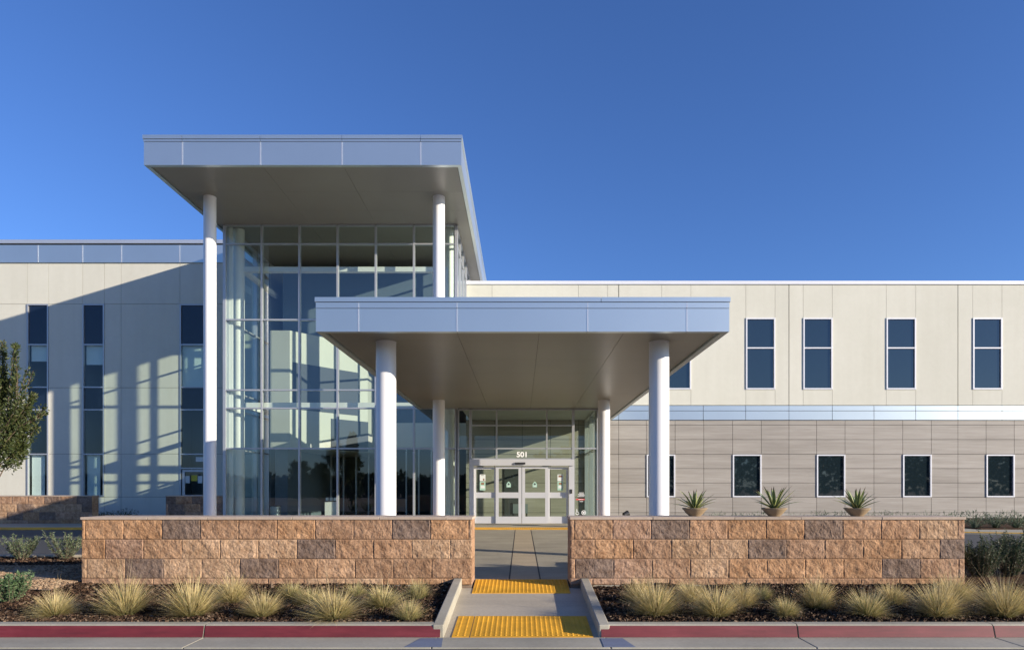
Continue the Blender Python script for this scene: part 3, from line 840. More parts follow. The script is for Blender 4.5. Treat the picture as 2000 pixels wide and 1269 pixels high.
# ------------------------------------------------------------------ entrance canopy
cx0, cx1 = X(617, YFF), X(1424.5, YFF)
CL = Z(648, YFF); CS = CL + .05; CT = Z(580, YFF)
cn = thing('entrance_canopy', ((cx0 + cx1) / 2, YFC, 0), 'flat silver drop-off canopy on round white columns in front of the doors', 'canopy')
z590 = Z(590, YFF); z602 = Z(602, YFF)
cj_ = [X(p, YFF) for p in (700, 892.5, 1147.5, 1341.5)]
cxe = YW - .12
def canopy_fascia():
    m = MB(); g = .005
    def rowx(z0, z1, pr, joints):
        xs = [cx0] + joints + [cx1]
        for a, b in zip(xs[:-1], xs[1:]):
            m.box(a + (g if a != cx0 else -pr), b - (g if b != cx1 else -pr), YFF - pr, YFF + .15, z0 + g, z1 - g)
        for s, x in ((-1, cx0), (1, cx1)):
            ye = YG - .1 if s < 0 else cxe
            n = 4
            for i in range(n):
                a = YFF + .15 + (ye - YFF - .15) * i / n; b = YFF + .15 + (ye - YFF - .15) * (i + 1) / n
                m.box(*(sorted((x + s * pr, x - s * .12))), a + g, b - g, z0 + g, z1 - g)
    rowx(z590, CT, .018, [X(1174, YFF)]); rowx(z602, z590, .002, cj_); rowx(CL, z602, 0, cj_)
    f = m.build('fascia', 'silver_panel', cn)
    k = MB(); k.box(cx0 + .10, cx1 - .10, YFF + .10, YG - .15, CL + .14, CT - .03); k.build('roof', 'silver_trim', cn)
    k = MB(); k.box(X(891, YG) + .2, cx1 - .10, YG - .15, YW - .12, CL + .14, CT - .03); k.build('roof', 'silver_trim', cn)
    for x in cj_:
        j = MB(); j.box(x - .012, x + .012, YFF - .005, YFF + .04, CL + .008, z602 - .008); j.box(x - .012, x + .012, YFF - .005, YFF + .04, z602 + .008, z590 - .008)
        j.build('fascia_joint', 'silver_trim', f)
canopy_fascia()
soffit(cn, cx0, cx1, YFF, YG - .12, CS, [X(1, 1) * 0 - 1.25, .35, 2.0], [YFF + 1.0] + run(YFF + 1.0, YG - .12, 1.9))
m = MB(); m.box(X(1168, YG) + .1, cx1 - .14, YG - .12, YW - .12, CS, CS + .03); m.build('soffit', 'soffit_paint', cn)
for px, y in ((754, YFC), (1287, YFC), (1179.5, YRC)): column(cn, X(px, y), y, -.2, CS)

# ------------------------------------------------------------------ glazed entrance
ev = thing('entrance_vestibule', (0, YG, 0), 'glazed entrance box with silver sliding doors under the canopy, numbered 501', 'entrance')
VT = CS - .01
ex = [X(p, YG) for p in (891, 919, 970, 1068, 1119.5, 1168)]
ez = [Z(1022, YG), Z(910, YG), Z(875.5, YG), Z(830.5, YG), VT]
zh0, zh1 = Z(909, YG), Z(897, YG)
# side bays
def Pf(u, v, d): return (u, YG + d, v)
curtain(ev, Pf, [ex[0] + .06, ex[1]], [.03, ez[2], VT - .03], mw=.065, gm='entrance_glass', nm='side_glazing')
curtain(ev, Pf, [ex[4], ex[5]], [.03, ez[2], VT - .03], mw=.065, gm='entrance_glass', nm='side_glazing')
curtain(ev, lambda u, v, d: (u, YG + d, v), [ex[1], ex[2], ex[3], ex[4]], [zh1 + .02, ez[2], ez[3], VT - .03], mw=.06, gm='entrance_glass', nm='transom_glazing', d0=-.045, d1=.10)
# side walls of glass running back to the wing
curtain(ev, lambda u, v, d: (ex[5] - d, u, v), [YG + .14, YG + 2.2, YW - .08], [.03, ez[2], VT - .03], mw=.06, gm='entrance_glass', nm='side_glazing')
m = MB(); m.box(X(891, YG) + .2, ex[5] + .08, YG + .13, YW - .02, VT + .0, VT + .1); m.build('ceiling', 'interior_grey', ev)
m = MB(); m.box(X(891, YG) + .05, ex[5] + .1, YG - 1.2, YW, .004, .014); m.build('threshold', 'concrete_grey', ev)
m = MB(); m.box(ex[1] - .03, ex[4] + .03, YG - .16, YG + .12, zh0, zh1); hd = m.build('door_header', 'door_aluminium', ev)
m = MB(); m.box(X(1006, YG), X(1026, YG), YG - .22, YG - .162, Z(906.5, YG), Z(903, YG)); m.build('motion_sensor', 'black_plastic', hd)
# jambs
m = MB(); m.box(ex[1] - .03, X(925.5, YG), YG - .1, YG + .1, .02, zh0 - .002); m.build('door_jamb', 'door_aluminium', ev); m = MB(); m.box(X(1111, YG), ex[4] + .03, YG - .1, YG + .1, .02, zh0 - .002)
jb = m.build('door_jamb', 'door_aluminium', ev)
m = MB(); m.box(X(1113.3, YG), X(1117, YG), YG - .15, YG - .102, Z(963, YG), Z(955, YG)); m.build('push_button', 'black_plastic', jb)
def leaf(pa, pb, y, sw, top):
    a, b = X(pa, YG), X(pb, YG); z0, z1 = Z(1021.5, YG), Z(top, YG)
    m = MB(); t = .05
    m.box(a, a + sw, y, y + t, z0, z1); m.box(b - sw, b, y, y + t, z0, z1)
    m.box(a + sw, b - sw, y + .002, y + t, z0, Z(1008, YG)); m.box(a + sw, b - sw, y + .002, y + t, Z(972, YG), Z(961, YG)); m.box(a + sw, b - sw, y + .002, y + t, Z(top + 4, YG), z1)
    L = m.build('sliding_door', 'door_aluminium', ev)
    for (q0, q1) in ((1008, 972), (961, top + 4)):
        g = MB(); g.face([(a + sw, y + .025, Z(q0, YG)), (b - sw, y + .025, Z(q0, YG)), (b - sw, y + .025, Z(q1, YG)), (a + sw, y + .025, Z(q1, YG))])
        g.build('pane', 'entrance_glass', L)
    return L
def put(parent, name, mat, pa, pb, qa, qb, y, d=.004):
    m = MB(); m.box(X(pa, YG), X(pb, YG), y - d, y, Z(qb, YG), Z(qa, YG)); return m.build(name, mat, parent)
l1 = leaf(926, 969, YG + .02, .075, 912); l4 = leaf(1070, 1110, YG + .02, .075, 912)
l2 = leaf(968.3, 1018.6, YG - .06, .115, 911); l3 = leaf(1019.6, 1070.6, YG - .06, .115, 911)
yl = YG + .02 + .021
for (L, a) in ((l1, 937), (l4, 1089)):
    n1 = put(L, 'notice', 'paper_white', a, a + 11, 926, 939, yl); put(n1, 'print', 'ink_brown', a + (6.5 if L is l1 else 2), a + 9, 934 if L is l1 else 928, 938 if L is l1 else 931.5, yl - .0045, .002)
    n2 = put(L, 'notice', 'paper_green', a, a + 11, 940, 957, yl); put(n2, 'print', 'ink_brown', a + 2.5, a + 8.5, 942, 946, yl - .0045, .002)
    put(n2, 'print', 'paper_white', a + 1.5, a + 9.5, 948, 953, yl - .0045, .002)
    put(n1, 'print', 'ink_dark', a + 2, a + 8, 927.5, 928.3, yl - .0045, .002)
def house(L, px):
    y = YG - .06 + .021; m = MB()
    pts = [(px - 4.2, 951), (px + 4.2, 951), (px + 4.2, 945), (px + 2.6, 942), (px, 939.5), (px - 2.6, 942), (px - 4.2, 945)]
    m.prism([(X(a, YG), Z(b, YG)) for a, b in pts][::-1], 'y', y - .004, y)
    s = m.build('sticker', 'paper_green', L)
    k = MB(); pts = [(px - 2.2, 945.5), (px, 942.2), (px + 2.2, 945.5), (px + .6, 946.8), (px - .6, 946.8)]
    k.prism([(X(a, YG), Z(b, YG)) for a, b in pts], 'y', y - .0065, y - .0045); k.build('print', 'ink_dark', s)
    put(s, 'print', 'paper_white', px - 2.5, px + 2.5, 948, 949, y - .0045, .002)
house(l2, 993.5); house(l3, 1044.5)
# building number on the transom
cu = bpy.data.curves.new('house_number', 'FONT'); cu.body = '501'; cu.size = 1; cu.extrude = .01; cu.offset = .03
cu.align_x = 'CENTER'; cu.resolution_u = 6
to = bpy.data.objects.new('tmp', cu); COL.objects.link(to)
dg = bpy.context.evaluated_depsgraph_get(); me = bpy.data.meshes.new_from_object(to.evaluated_get(dg)); bpy.data.objects.remove(to)
zs = [v.co.y for v in me.vertices]; xs = [v.co.x for v in me.vertices]
H = Z(881.8, YG) - Z(892.4, YG); W = X(1028.6, YG) - X(1009, YG)
for v in me.vertices:
    x, y, z = v.co
    v.co = ((x - min(xs)) / (max(xs) - min(xs)) * W + X(1009, YG), YG - .006 - z * .4, (y - min(zs)) / (max(zs) - min(zs)) * H + Z(892.4, YG))
me.materials.clear(); me.materials.append(M['decal_white'])
no = bpy.data.objects.new('building_number', me); COL.objects.link(no); no.parent = ev; no.location = -ev.location
# decals in the right bay
y = YG - .004
put(ev, 'red_sticker', 'decal_red', 1125, 1142, 973.5, 976, y, .003)
tx = put(ev, 'white_lettering', 'decal_white', 1131, 1140, 961.5, 962.5, y, .003)
for a, b, c in ((1129, 1141, 964), (1130, 1142, 966.2), (1128, 1141, 968.6), (1132, 1139, 978.3)): put(tx, 'white_line', 'decal_white', a, b, c, c + .9, y, .003)
put(tx, 'white_line', 'decal_white', 1129.5, 1139.5, 974.4, 975.2, y - .0035, .002)
def ring(m, cx, cy, r, w, n=28, a0=0, a1=2 * math.pi):
    pts = []
    for i in range(n + 1):
        a = a0 + (a1 - a0) * i / n; pts.append((math.cos(a), math.sin(a)))
    for p, q in zip(pts[:-1], pts[1:]):
        quad = [(cx + p[0] * r, cy + p[1] * r), (cx + q[0] * r, cy + q[1] * r), (cx + q[0] * (r - w), cy + q[1] * (r - w)), (cx + p[0] * (r - w), cy + p[1] * (r - w))]
        m.prism(quad, 'y', y - .003, y)
m = MB(); cx_, cz_ = X(1127.5, YG), Z(1001.5, YG)
ring(m, cx_, cz_, .062, .018, 28, math.pi * .75, math.pi * 2.1)
m.prism([(cx_ - .03, cz_ + .13), (cx_ - .005, cz_ + .13), (cx_ + .0, cz_ + .03), (cx_ - .025, cz_ + .03)], 'y', y - .003, y)
m.prism([(cx_ - .02, cz_ + .05), (cx_ + .045, cz_ + .05), (cx_ + .045, cz_ + .032), (cx_ - .02, cz_ + .032)], 'y', y - .003, y)
m.prism([(cx_ + .03, cz_ + .04), (cx_ + .047, cz_ + .04), (cx_ + .075, cz_ - .03), (cx_ + .06, cz_ - .035)], 'y', y - .003, y)
m.prism([(cx_ - .032, cz_ + .145), (cx_ - .008, cz_ + .145), (cx_ - .008, cz_ + .168), (cx_ - .032, cz_ + .168)], 'y', y - .003, y)
m.build('wheelchair_symbol', 'decal_white', ev)
m = MB(); cx_ = X(1140, YG); ring(m, cx_, cz_ + .02, .085, .022)
m.prism([(cx_ - .045, cz_ + .045), (cx_ + .045, cz_ + .045), (cx_ + .03, cz_ - .01), (cx_ - .03, cz_ - .01)], 'y', y - .003, y)
m.build('round_symbol', 'decal_white', ev)
# inner door and bench inside
m = MB(); m.box(-.75, .12, YW - .05, YW - .01, .02, 2.3); m.build('inner_door', 'interior_dark', ev)
bx = X(1015, 28.6)
be = thing('bench', (bx, 28.6, .02), 'dark grey boxy bench seen through the lower glass of the sliding doors', 'bench')
m = MB(); m.box(bx - .28, bx + .34, 28.5, 28.95, .30, .68); m.build('seat', 'bench_grey', be)
m = MB(); m.box(bx - .40, bx - .285, 28.5, 28.95, .26, .74); m.build('armrest', 'black_plastic', be)
m = MB()
for q in (-.3, .26): m.box(bx + q, bx + q + .06, 28.52, 28.9, .015, .298)
m.build('leg', 'black_plastic', be)

# ------------------------------------------------------------------ floodlight on the far bed
fx, fy = X(1222, 24.2), 24.2
fl = thing('floodlight', (fx, fy, .03), 'small black ground floodlight beyond the stone wall, left of the right front column', 'floodlight')
m = MB(); m.cyl((fx, fy, .0), (fx, fy, .34), .025, n=12); m.build('stake', 'black_plastic', fl)
m = MB(); m.cyl((fx - .07, fy - .02, .40), (fx + .09, fy + .05, .46), .085, .11, n=20); m.build('lamp_head', 'black_plastic', fl)

# ------------------------------------------------------------------ plants
def blade(m, base, az, lean, L, w, col, droop, seg=4, tipcol=None, twist=None):
    p = Vector(base); a = lean; s = L / seg
    side = Vector((-math.sin(az + (twist or 0)), math.cos(az + (twist or 0)), 0))
    L0 = p - side * w * .5; R0 = p + side * w * .5
    for i in range(seg):
        d = Vector((math.cos(az) * math.sin(a), math.sin(az) * math.sin(a), math.cos(a)))
        p = p + d * s; a = min(2.3, a + droop / seg)
        ww = w * (1 - (i + 1) / seg) ** .7
        c = col if tipcol is None else tuple(col[q] + (tipcol[q] - col[q]) * (i / (seg - 1)) for q in range(3))
        if i == seg - 1: m.idx([L0, R0, p], [(0, 1, 2)], c)
        else:
            L1 = p - side * ww * .5; R1 = p + side * ww * .5
            m.idx([L0, R0, R1, L1], [(0, 1, 2, 3)], c); L0, R0 = L1, R1

STRAW = [(.72, .57, .29), (.66, .52, .25), (.76, .63, .36), (.62, .50, .25), (.70, .53, .23)]
GREEN = [(.22, .25, .09), (.30, .31, .12), (.16, .20, .07), (.36, .34, .15)]
def grass_mesh(seed, n, green):
    rnd = random.Random(seed); m = MB(); st = MB()
    for _ in range(n):
        az = rnd.uniform(0, 2 * math.pi); q = rnd.random()
        lean = 1.25 * q ** .75 + rnd.gauss(0, .08)
        rr = .085 * math.sqrt(rnd.random())
        g = rnd.random() < green * (1.25 - .7 * q)
        base = (rr * math.cos(az), rr * math.sin(az), 0)
        L = rnd.uniform(.27, .57) * (1 - .04 * q)
        if g: L *= .9; c = rnd.choice(GREEN); tc = rnd.choice(GREEN + STRAW)
        else: c = tuple(.38 * x + .62 * y for x, y in zip(rnd.choice(STRAW), rnd.choice(GREEN))); tc = rnd.choice(STRAW)
        blade(m, base, az + rnd.gauss(0, .25), max(0, lean), L, rnd.uniform(.006, .0105), jit(c, .25), rnd.uniform(.15, .75), 4, tc, rnd.uniform(-.9, .9))
    for _ in range(16):
        az = rnd.uniform(0, 2 * math.pi)
        blade(st, (0, 0, 0), az, rnd.uniform(.05, .75), rnd.uniform(.62, .9), .0035, (.60, .47, .24), rnd.uniform(.05, .3), 5, (.66, .54, .32))
    return m, st
gproto = []
for k, (n, gr) in enumerate(((1400, .36), (1350, .24), (1150, .55), (1050, .8), (1250, .14))):
    mm, ss = grass_mesh(100 + k, n, gr)
    gproto.append((mm, ss))
gmesh = [None] * len(gproto)
def grass(px, py, wpx, var, label, rz, hs=1.0):
    Y = bedY(py); x = X(px, Y); k = (wpx / (F / Y)) / .86
    o = thing('grass_clump', (x, Y, bedz(Y) - .02), label, 'ornamental grass', 'ornamental grass clumps in front of the stone walls', rz)
    if gmesh[var] is None:
        a = gproto[var][0].build('blades', 'grass_blade', o, off=(0, 0, 0)); b = gproto[var][1].build('seed_stalks', 'grass_blade', o, off=(0, 0, 0))
        gmesh[var] = (a, b)
    else:
        for src in gmesh[var]:
            c = src.copy(); COL.objects.link(c); c.parent = o
    k *= random.uniform(.88, 1.06); o.scale = (k * random.uniform(.92, 1.08), k, k * hs * random.uniform(.92, 1.08))
    o.rotation_euler = (random.gauss(0, .09), random.gauss(0, .09), rz)
ordn = ['first', 'second', 'third', 'fourth', 'fifth', 'sixth', 'seventh', 'eighth', 'ninth']
# front row, left of the ramp
LF = [(108, 1197, 100, 0, .92), (247, 1196, 135, 0, 1.05), (374, 1199, 130, 1, 1.05), (512, 1199, 120, 1, .95), (652, 1203, 150, 0, .8), (797, 1206, 95, 2, .95)]
names = ['small straw-yellow grass clump alone left of the stone wall end', 'large bushy grass clump under the left end of the stone wall', 'large golden grass clump below the dark block low in the left wall',
         'golden grass clump in the middle of the left bed, overlapping one behind', 'wide low grass clump with a green heart, front middle-right of the left bed', 'small green-hearted grass clump nearest the ramp in the left bed']
for i, (q, nm) in enumerate(zip(LF, names)): grass(*q[:4], nm, i * 1.7, q[4])
LB = [(455, 1172, 115, 4, .95), (570, 1163, 85, 3, .8), (610, 1176, 110, 2, .7), (694, 1160, 70, 3, .85), (748, 1180, 110, 2, .85), (817, 1164, 75, 3, 1.1)]
names = ['pale grass clump tucked behind the front row at the left-centre of the left bed', 'small green grass clump close to the left wall, at mid-length', 'flattened grass clump peeping out behind the widest clump of the left bed',
         'tiny green grass tuft against the foot of the left wall', 'green and straw grass clump second from the ramp kerb, left bed', 'upright green grass tuft at the wall foot beside the left ramp kerb']
for i, (q, nm) in enumerate(zip(LB, names)): grass(*q[:4], nm, i * 2.3 + .5, q[4])
RF = [(1280, 1197, 140, 0, .95), (1400, 1199, 115, 1, 1.0), (1535, 1197, 80, 2, 1.0), (1694, 1198, 125, 2, .95), (1832, 1199, 125, 1, .98), (1962, 1199, 135, 1, .95)]
names = ['big straw grass clump nearest the ramp in the right bed', 'rounded golden grass clump second along the right bed front', 'small spiky grass clump at the middle of the right bed',
         'green-footed grass clump fourth along the right bed front', 'golden grass clump in front of the right end of the stone wall', 'large golden grass clump beyond the right wall end, at the photo edge']
for i, (q, nm) in enumerate(zip(RF, names)): grass(*q[:4], nm, i * 1.3 + 2, q[4])
RB = [(1248, 1172, 90, 4, 1.1), (1352, 1162, 90, 3, .85), (1450, 1179, 95, 4, .95), (1487, 1166, 75, 3, .9), (1594, 1184, 105, 0, 1.2), (1862, 1172, 110, 0, 1.05), (1742, 1176, 80, 0, 1.0), (1352, 1172, 90, 4, .9)]
names = ['straw grass clump behind the one nearest the ramp, right bed', 'small green grass tuft at the right wall foot', 'pale golden grass clump in the back row of the right bed', 'green grass tuft behind the pale golden clump, right bed',
         'tall straw grass clump by the wall at the middle of the right bed', 'grass clump close to the right wall end, behind the front row', 'thin grass clump behind the green-footed clump, right bed', 'straw grass clump leaning between the first two clumps of the right bed']
for i, (q, nm) in enumerate(zip(RB, names)): grass(*q[:4], nm, i * 1.9 + 1, q[4])

# leafy shrubs
def leaf_face(m, c, d, L, w, col, rnd):
    d = d.normalized(); side = d.cross(Vector((rnd.uniform(-1, 1), rnd.uniform(-1, 1), rnd.uniform(-1, 1)))).normalized()
    up = side.cross(d)
    m.idx([c, c + d * L * .45 + side * w * .5 + up * L * .06, c + d * L, c + d * L * .45 - side * w * .5 + up * L * .06], [(0, 1, 2), (0, 2, 3)], col)
def shrub(name, loc, R_, H, nst, nlv, L, w, cols, label, cat, group, seed, spread=.7, upright=False):
    rnd = random.Random(seed); o = thing(name, loc, label, cat, group)
    st = MB(); lv = MB()
    for _ in range(nst):
        az = rnd.uniform(0, 2 * math.pi); le = spread * math.sqrt(rnd.random())
        r = R_ * .25 * rnd.random(); p = Vector((r * math.cos(az), r * math.sin(az), 0))
        hl = H * rnd.uniform(.65, 1.05) / max(.35, math.cos(le)) * (1 if le < .8 else .8); seg = 6; pts = [p.copy()]; a = le
        for i in range(seg):
            d = Vector((math.cos(az) * math.sin(a), math.sin(az) * math.sin(a), math.cos(a)))
            p = p + d * hl / seg; a *= .86; az += rnd.gauss(0, .12); pts.append(p.copy())
        for i in range(seg): st.cyl(pts[i], pts[i + 1], .004 * (1 - i / seg) + .0015, .004 * (1 - (i + 1) / seg) + .0012, n=4, col=(.12, .09, .06), caps=False)
        for _ in range(nlv):
            t = rnd.random() ** .7 * (seg - .01); i = int(t); q = pts[i].lerp(pts[i + 1], t - i)
            ax = (pts[i + 1] - pts[i]).normalized()
            d = ax * rnd.uniform(.3, 1.0) + Vector((rnd.gauss(0, 1), rnd.gauss(0, 1), rnd.gauss(0, .5))) * .6
            leaf_face(lv, q, d, L * rnd.uniform(.7, 1.2), w * rnd.uniform(.7, 1.2), jit(rnd.choice(cols), .15), rnd)
    st.build('stems', 'bark', o, off=(0, 0, 0)); lv.build('foliage', 'leaf', o, off=(0, 0, 0))
    return o
SAGE = [(.11, .15, .075), (.15, .19, .10), (.08, .115, .05), (.19, .23, .14)]
DGRN = [(.06, .10, .04), (.09, .14, .05), (.045, .075, .03), (.12, .17, .08)]
MYR = [(.055, .085, .04), (.08, .115, .055), (.04, .06, .03), (.13, .16, .10)]
for i, (px, py, wp, hp, lab) in enumerate(((42, 1087, 66, 40, 'low grey-green shrub by the driveway kerb, left of its twin'), (127, 1087, 64, 46, 'grey-green shrub with a tall shoot beside the left end of the stone wall'))):
    Y = 13.1; shrub('sage_shrub', (X(px, Y), Y, bedz(Y)), wp / (F / Y) / 2, hp / (F / Y), 44, 42, .05, .014, SAGE, lab, 'shrub', 'grey-green shrubs in the left bed', 40 + i, .95)
Y = bedY(1173); shrub('green_shrub', (X(18, Y), Y, bedz(Y)), .25, .36, 50, 60, .05, .016, [(.08, .14, .06), (.12, .19, .08), (.06, .10, .045), (.16, .24, .12)], 'dark green leafy shrub in mulch at the bottom left edge', 'shrub', None, 51, .9)
for i, (px, py, H, lab) in enumerate(((1915, 1140, .58, 'dark green shrub against the right end of the stone wall'), (1975, 1138, .66, 'taller dark green shrub at the right edge beyond the stone wall'), (2040, 1140, .62, 'dark green shrub just past the right photo edge'))):
    Y = 11.3 + .15 * i; shrub('myrtle_shrub', (X(px, Y), Y, bedz(Y) - .02), .4, H, 95, 75, .042, .014, MYR, lab, 'shrub', 'dark green shrubs right of the wall', 60 + i, .85)
# strappy plants along the right wing (one kind, copied)
def strap_plant(seed, n, cols, name, mat='leaf'):
    rnd = random.Random(seed); m = MB()
    for _ in range(n):
        az = rnd.uniform(0, 2 * math.pi); q = rnd.random()
        c = rnd.choice(cols)
        blade(m, (.03 * math.cos(az), .03 * math.sin(az), 0), az, 1.15 * q ** .8, rnd.uniform(.38, .62), rnd.uniform(.016, .028), c, rnd.uniform(.1, .6), 4, sc3(c, 1.4), rnd.uniform(-.8, .8))
    for _ in range(n * 4):
        az = rnd.uniform(0, 2 * math.pi); le = 1.1 * math.sqrt(rnd.random()); r = rnd.uniform(.15, .5)
        p = Vector((math.cos(az) * math.sin(le) * r, math.sin(az) * math.sin(le) * r, math.cos(le) * r))
        leaf_face(m, p, p + Vector((rnd.gauss(0, .2), rnd.gauss(0, .2), rnd.gauss(0, .2))), .10, .02, jit(rnd.choice(cols), .2), rnd)
    return m
SP = [(.10, .14, .09), (.14, .18, .11), (.07, .10, .06), (.19, .22, .15)]
sproto = None
pos = [1404, 1443, 1480, 1557, 1603, 1644, 1700, 1736, 1774, 1817, 1860, 1904, 1945, 1985]
rel = ['just right of the first agave bowl', 'second to the right of the first agave bowl', 'close to the left of the middle agave bowl', 'just right of the middle agave bowl', 'midway between middle and right agave bowls',
       'partly behind the right agave bowl', 'right of the right agave bowl', 'second to the right of the right agave bowl', 'third beyond the right agave bowl', 'second from the stone wall\'s right end', 'at the stone wall\'s right end',
       'first one clear of the stone wall end', 'second one clear of the stone wall end', 'last one before the right photo edge']
pm = [strap_plant(70 + i, 60, SP, 'p') for i in range(3)]; pmo = [None] * 3
for i, (px, r_) in enumerate(zip(pos, rel)):
    Y = 24.4 + .35 * math.sin(i * 2.1) if i < 11 else 22.75
    o = thing('border_plant', (X(px, Y), Y, .02), 'low plant by the stone-panelled wing, ' + r_, 'plant', 'border plants along the right wing', i * 1.1)
    k = i % 3
    if pmo[k] is None: pmo[k] = pm[k].build('foliage', 'leaf', o, off=(0, 0, 0))
    else:
        c = pmo[k].copy(); COL.objects.link(c); c.parent = o
    s = random.uniform(.85, 1.05) * (1.0 if i < 11 else 1.15); o.scale = (s * 1.05, s * 1.05, s)
pm2 = strap_plant(80, 50, [(.05, .07, .045), (.07, .10, .06)], 'p'); d0 = None
for i, (px, lab) in enumerate(((194, 'leftmost'), (214, 'middle'), (244, 'rightmost'))):
    Y = 27.6
    o = thing('border_plant', (X(px, Y), Y, .03), lab + ' of three dark plants at the foot of the shaded cream wing', 'plant', 'dark plants by the left wing', i)
    if d0 is None: d0 = pm2.build('foliage', 'leaf', o, off=(0, 0, 0))
    else:
        c = d0.copy(); COL.objects.link(c); c.parent = o
    s = (.8, .75, 1.0)[i]; o.scale = (s * 1.3, s * 1.3, s)

# agave bowls on the right wall
def agave(px, seed, lab, k):
    Y = YS + .33; x = X(px, Y); z = zt - .003
    rnd = random.Random(seed)
    b = thing('clay_bowl', (x, Y, z), lab[0], 'planter', 'clay bowls on the stone wall')
    m = MB(); m.lathe([(.001, 0), (.085, 0), (.09, .006), (.135, .045), (.175, .095), (.197, .118), (.203, .126), (.2, .134), (.186, .134), (.178, .12), (.15, .1), (.001, .1)], (0, 0, 0), 40)
    m.build('bowl', 'clay_bowl', b, off=(0, 0, 0))
    m = MB(); m.lathe([(.18, .112), (.1, .118), (.001, .12)], (0, 0, 0), 24); m.build('soil', 'potting_soil', b, off=(0, 0, 0))
    a = thing('agave', (x, Y, z + .11), lab[1], 'plant', 'agaves in clay bowls', seed)
    m = MB(); n = 17 + (seed * 3) % 7
    for i in range(n):
        az = i * 2.39996 + rnd.gauss(0, .1); lean = .10 + 1.05 * (i / n) ** .85 + rnd.gauss(0, .05); L = rnd.uniform(.35, .46) * k * (.85 if i < 4 else 1)
        w = rnd.uniform(.052, .066); seg = 7; p = Vector((.012 * math.cos(az), .012 * math.sin(az), 0)); an = lean
        side = Vector((-math.sin(az), math.cos(az), 0)); prev = None
        for s in range(seg + 1):
            t = s / seg; ww = w * (.55 + 1.6 * t * (1 - t) * 1.0) * (1 - t ** 3) + .0005
            d = Vector((math.cos(az) * math.sin(an), math.sin(az) * math.sin(an), math.cos(an))); nr = d.cross(side)
            row = [p - side * ww * .5 - nr * ww * .10, p - side * ww * .30, p + nr * ww * .12, p + side * ww * .30, p + side * ww * .5 - nr * ww * .10]
            if prev:
                for q in range(4):
                    c = (.46, .46, .17) if q in (0, 3) else jit((.11, .165, .07), .15)
                    if t > .93: c = (.10, .06, .03)
                    m.idx([prev[q], prev[q + 1], row[q + 1], row[q]], [(0, 1, 2, 3)], c, 0, True)
            prev = row; p = p + d * L / seg; an += rnd.uniform(.01, .11)
    m.build('leaves', 'agave_leaf', a, off=(0, 0, 0))
agave(1357, 1, ('light tan clay bowl on the wall cap, nearest the white column', 'variegated agave in the bowl nearest the white column'), .96)
agave(1512, 2, ('brown clay bowl on the wall cap, middle of three', 'variegated agave in the middle bowl'), 1.12)
agave(1674, 4, ('darker brown clay bowl on the wall cap, farthest right', 'variegated agave in the bowl farthest right, below two dark windows'), 1.06)

# ------------------------------------------------------------------ trees
def tree(name, loc, twigs, nleaf, L, w, cols, label, cat, trunk, group=None, seed=1):
    rnd = random.Random(seed); o = thing(name, loc, label, cat, group)
    t = MB(); lv = MB()
    for a, b, r0, r1 in trunk: t.cyl(a, b, r0, r1, n=8, caps=False)
    for a, b, rad, n in twigs:
        a = Vector(a); b = Vector(b)
        mid = a.lerp(b, .5) + Vector((rnd.gauss(0, .04), rnd.gauss(0, .04), 0))
        t.cyl(a, mid, .012, .008, n=5, caps=False); t.cyl(mid, b, .008, .003, n=5, caps=False)
        d = (b - a).normalized()
        for _ in range(n):
            f = rnd.random() ** .8; p = a.lerp(b, f)
            rr = rad * (1.05 - .6 * f)
            off = Vector((rnd.gauss(0, 1), rnd.gauss(0, 1), rnd.gauss(0, 1))).normalized() * rr * rnd.random() ** .6
            q = p + off
            leaf_face(lv, q, off.normalized() * .8 + d * rnd.uniform(.2, 1) + Vector((rnd.gauss(0, .35), rnd.gauss(0, .35), rnd.gauss(0, .35))), L * rnd.uniform(.7, 1.2), w * rnd.uniform(.75, 1.2), jit(rnd.choice(cols), .2), rnd)
    t.build('trunk', 'bark', o, off=(0, 0, 0)); lv.build('crown', 'leaf', o, off=(0, 0, 0))
    return o
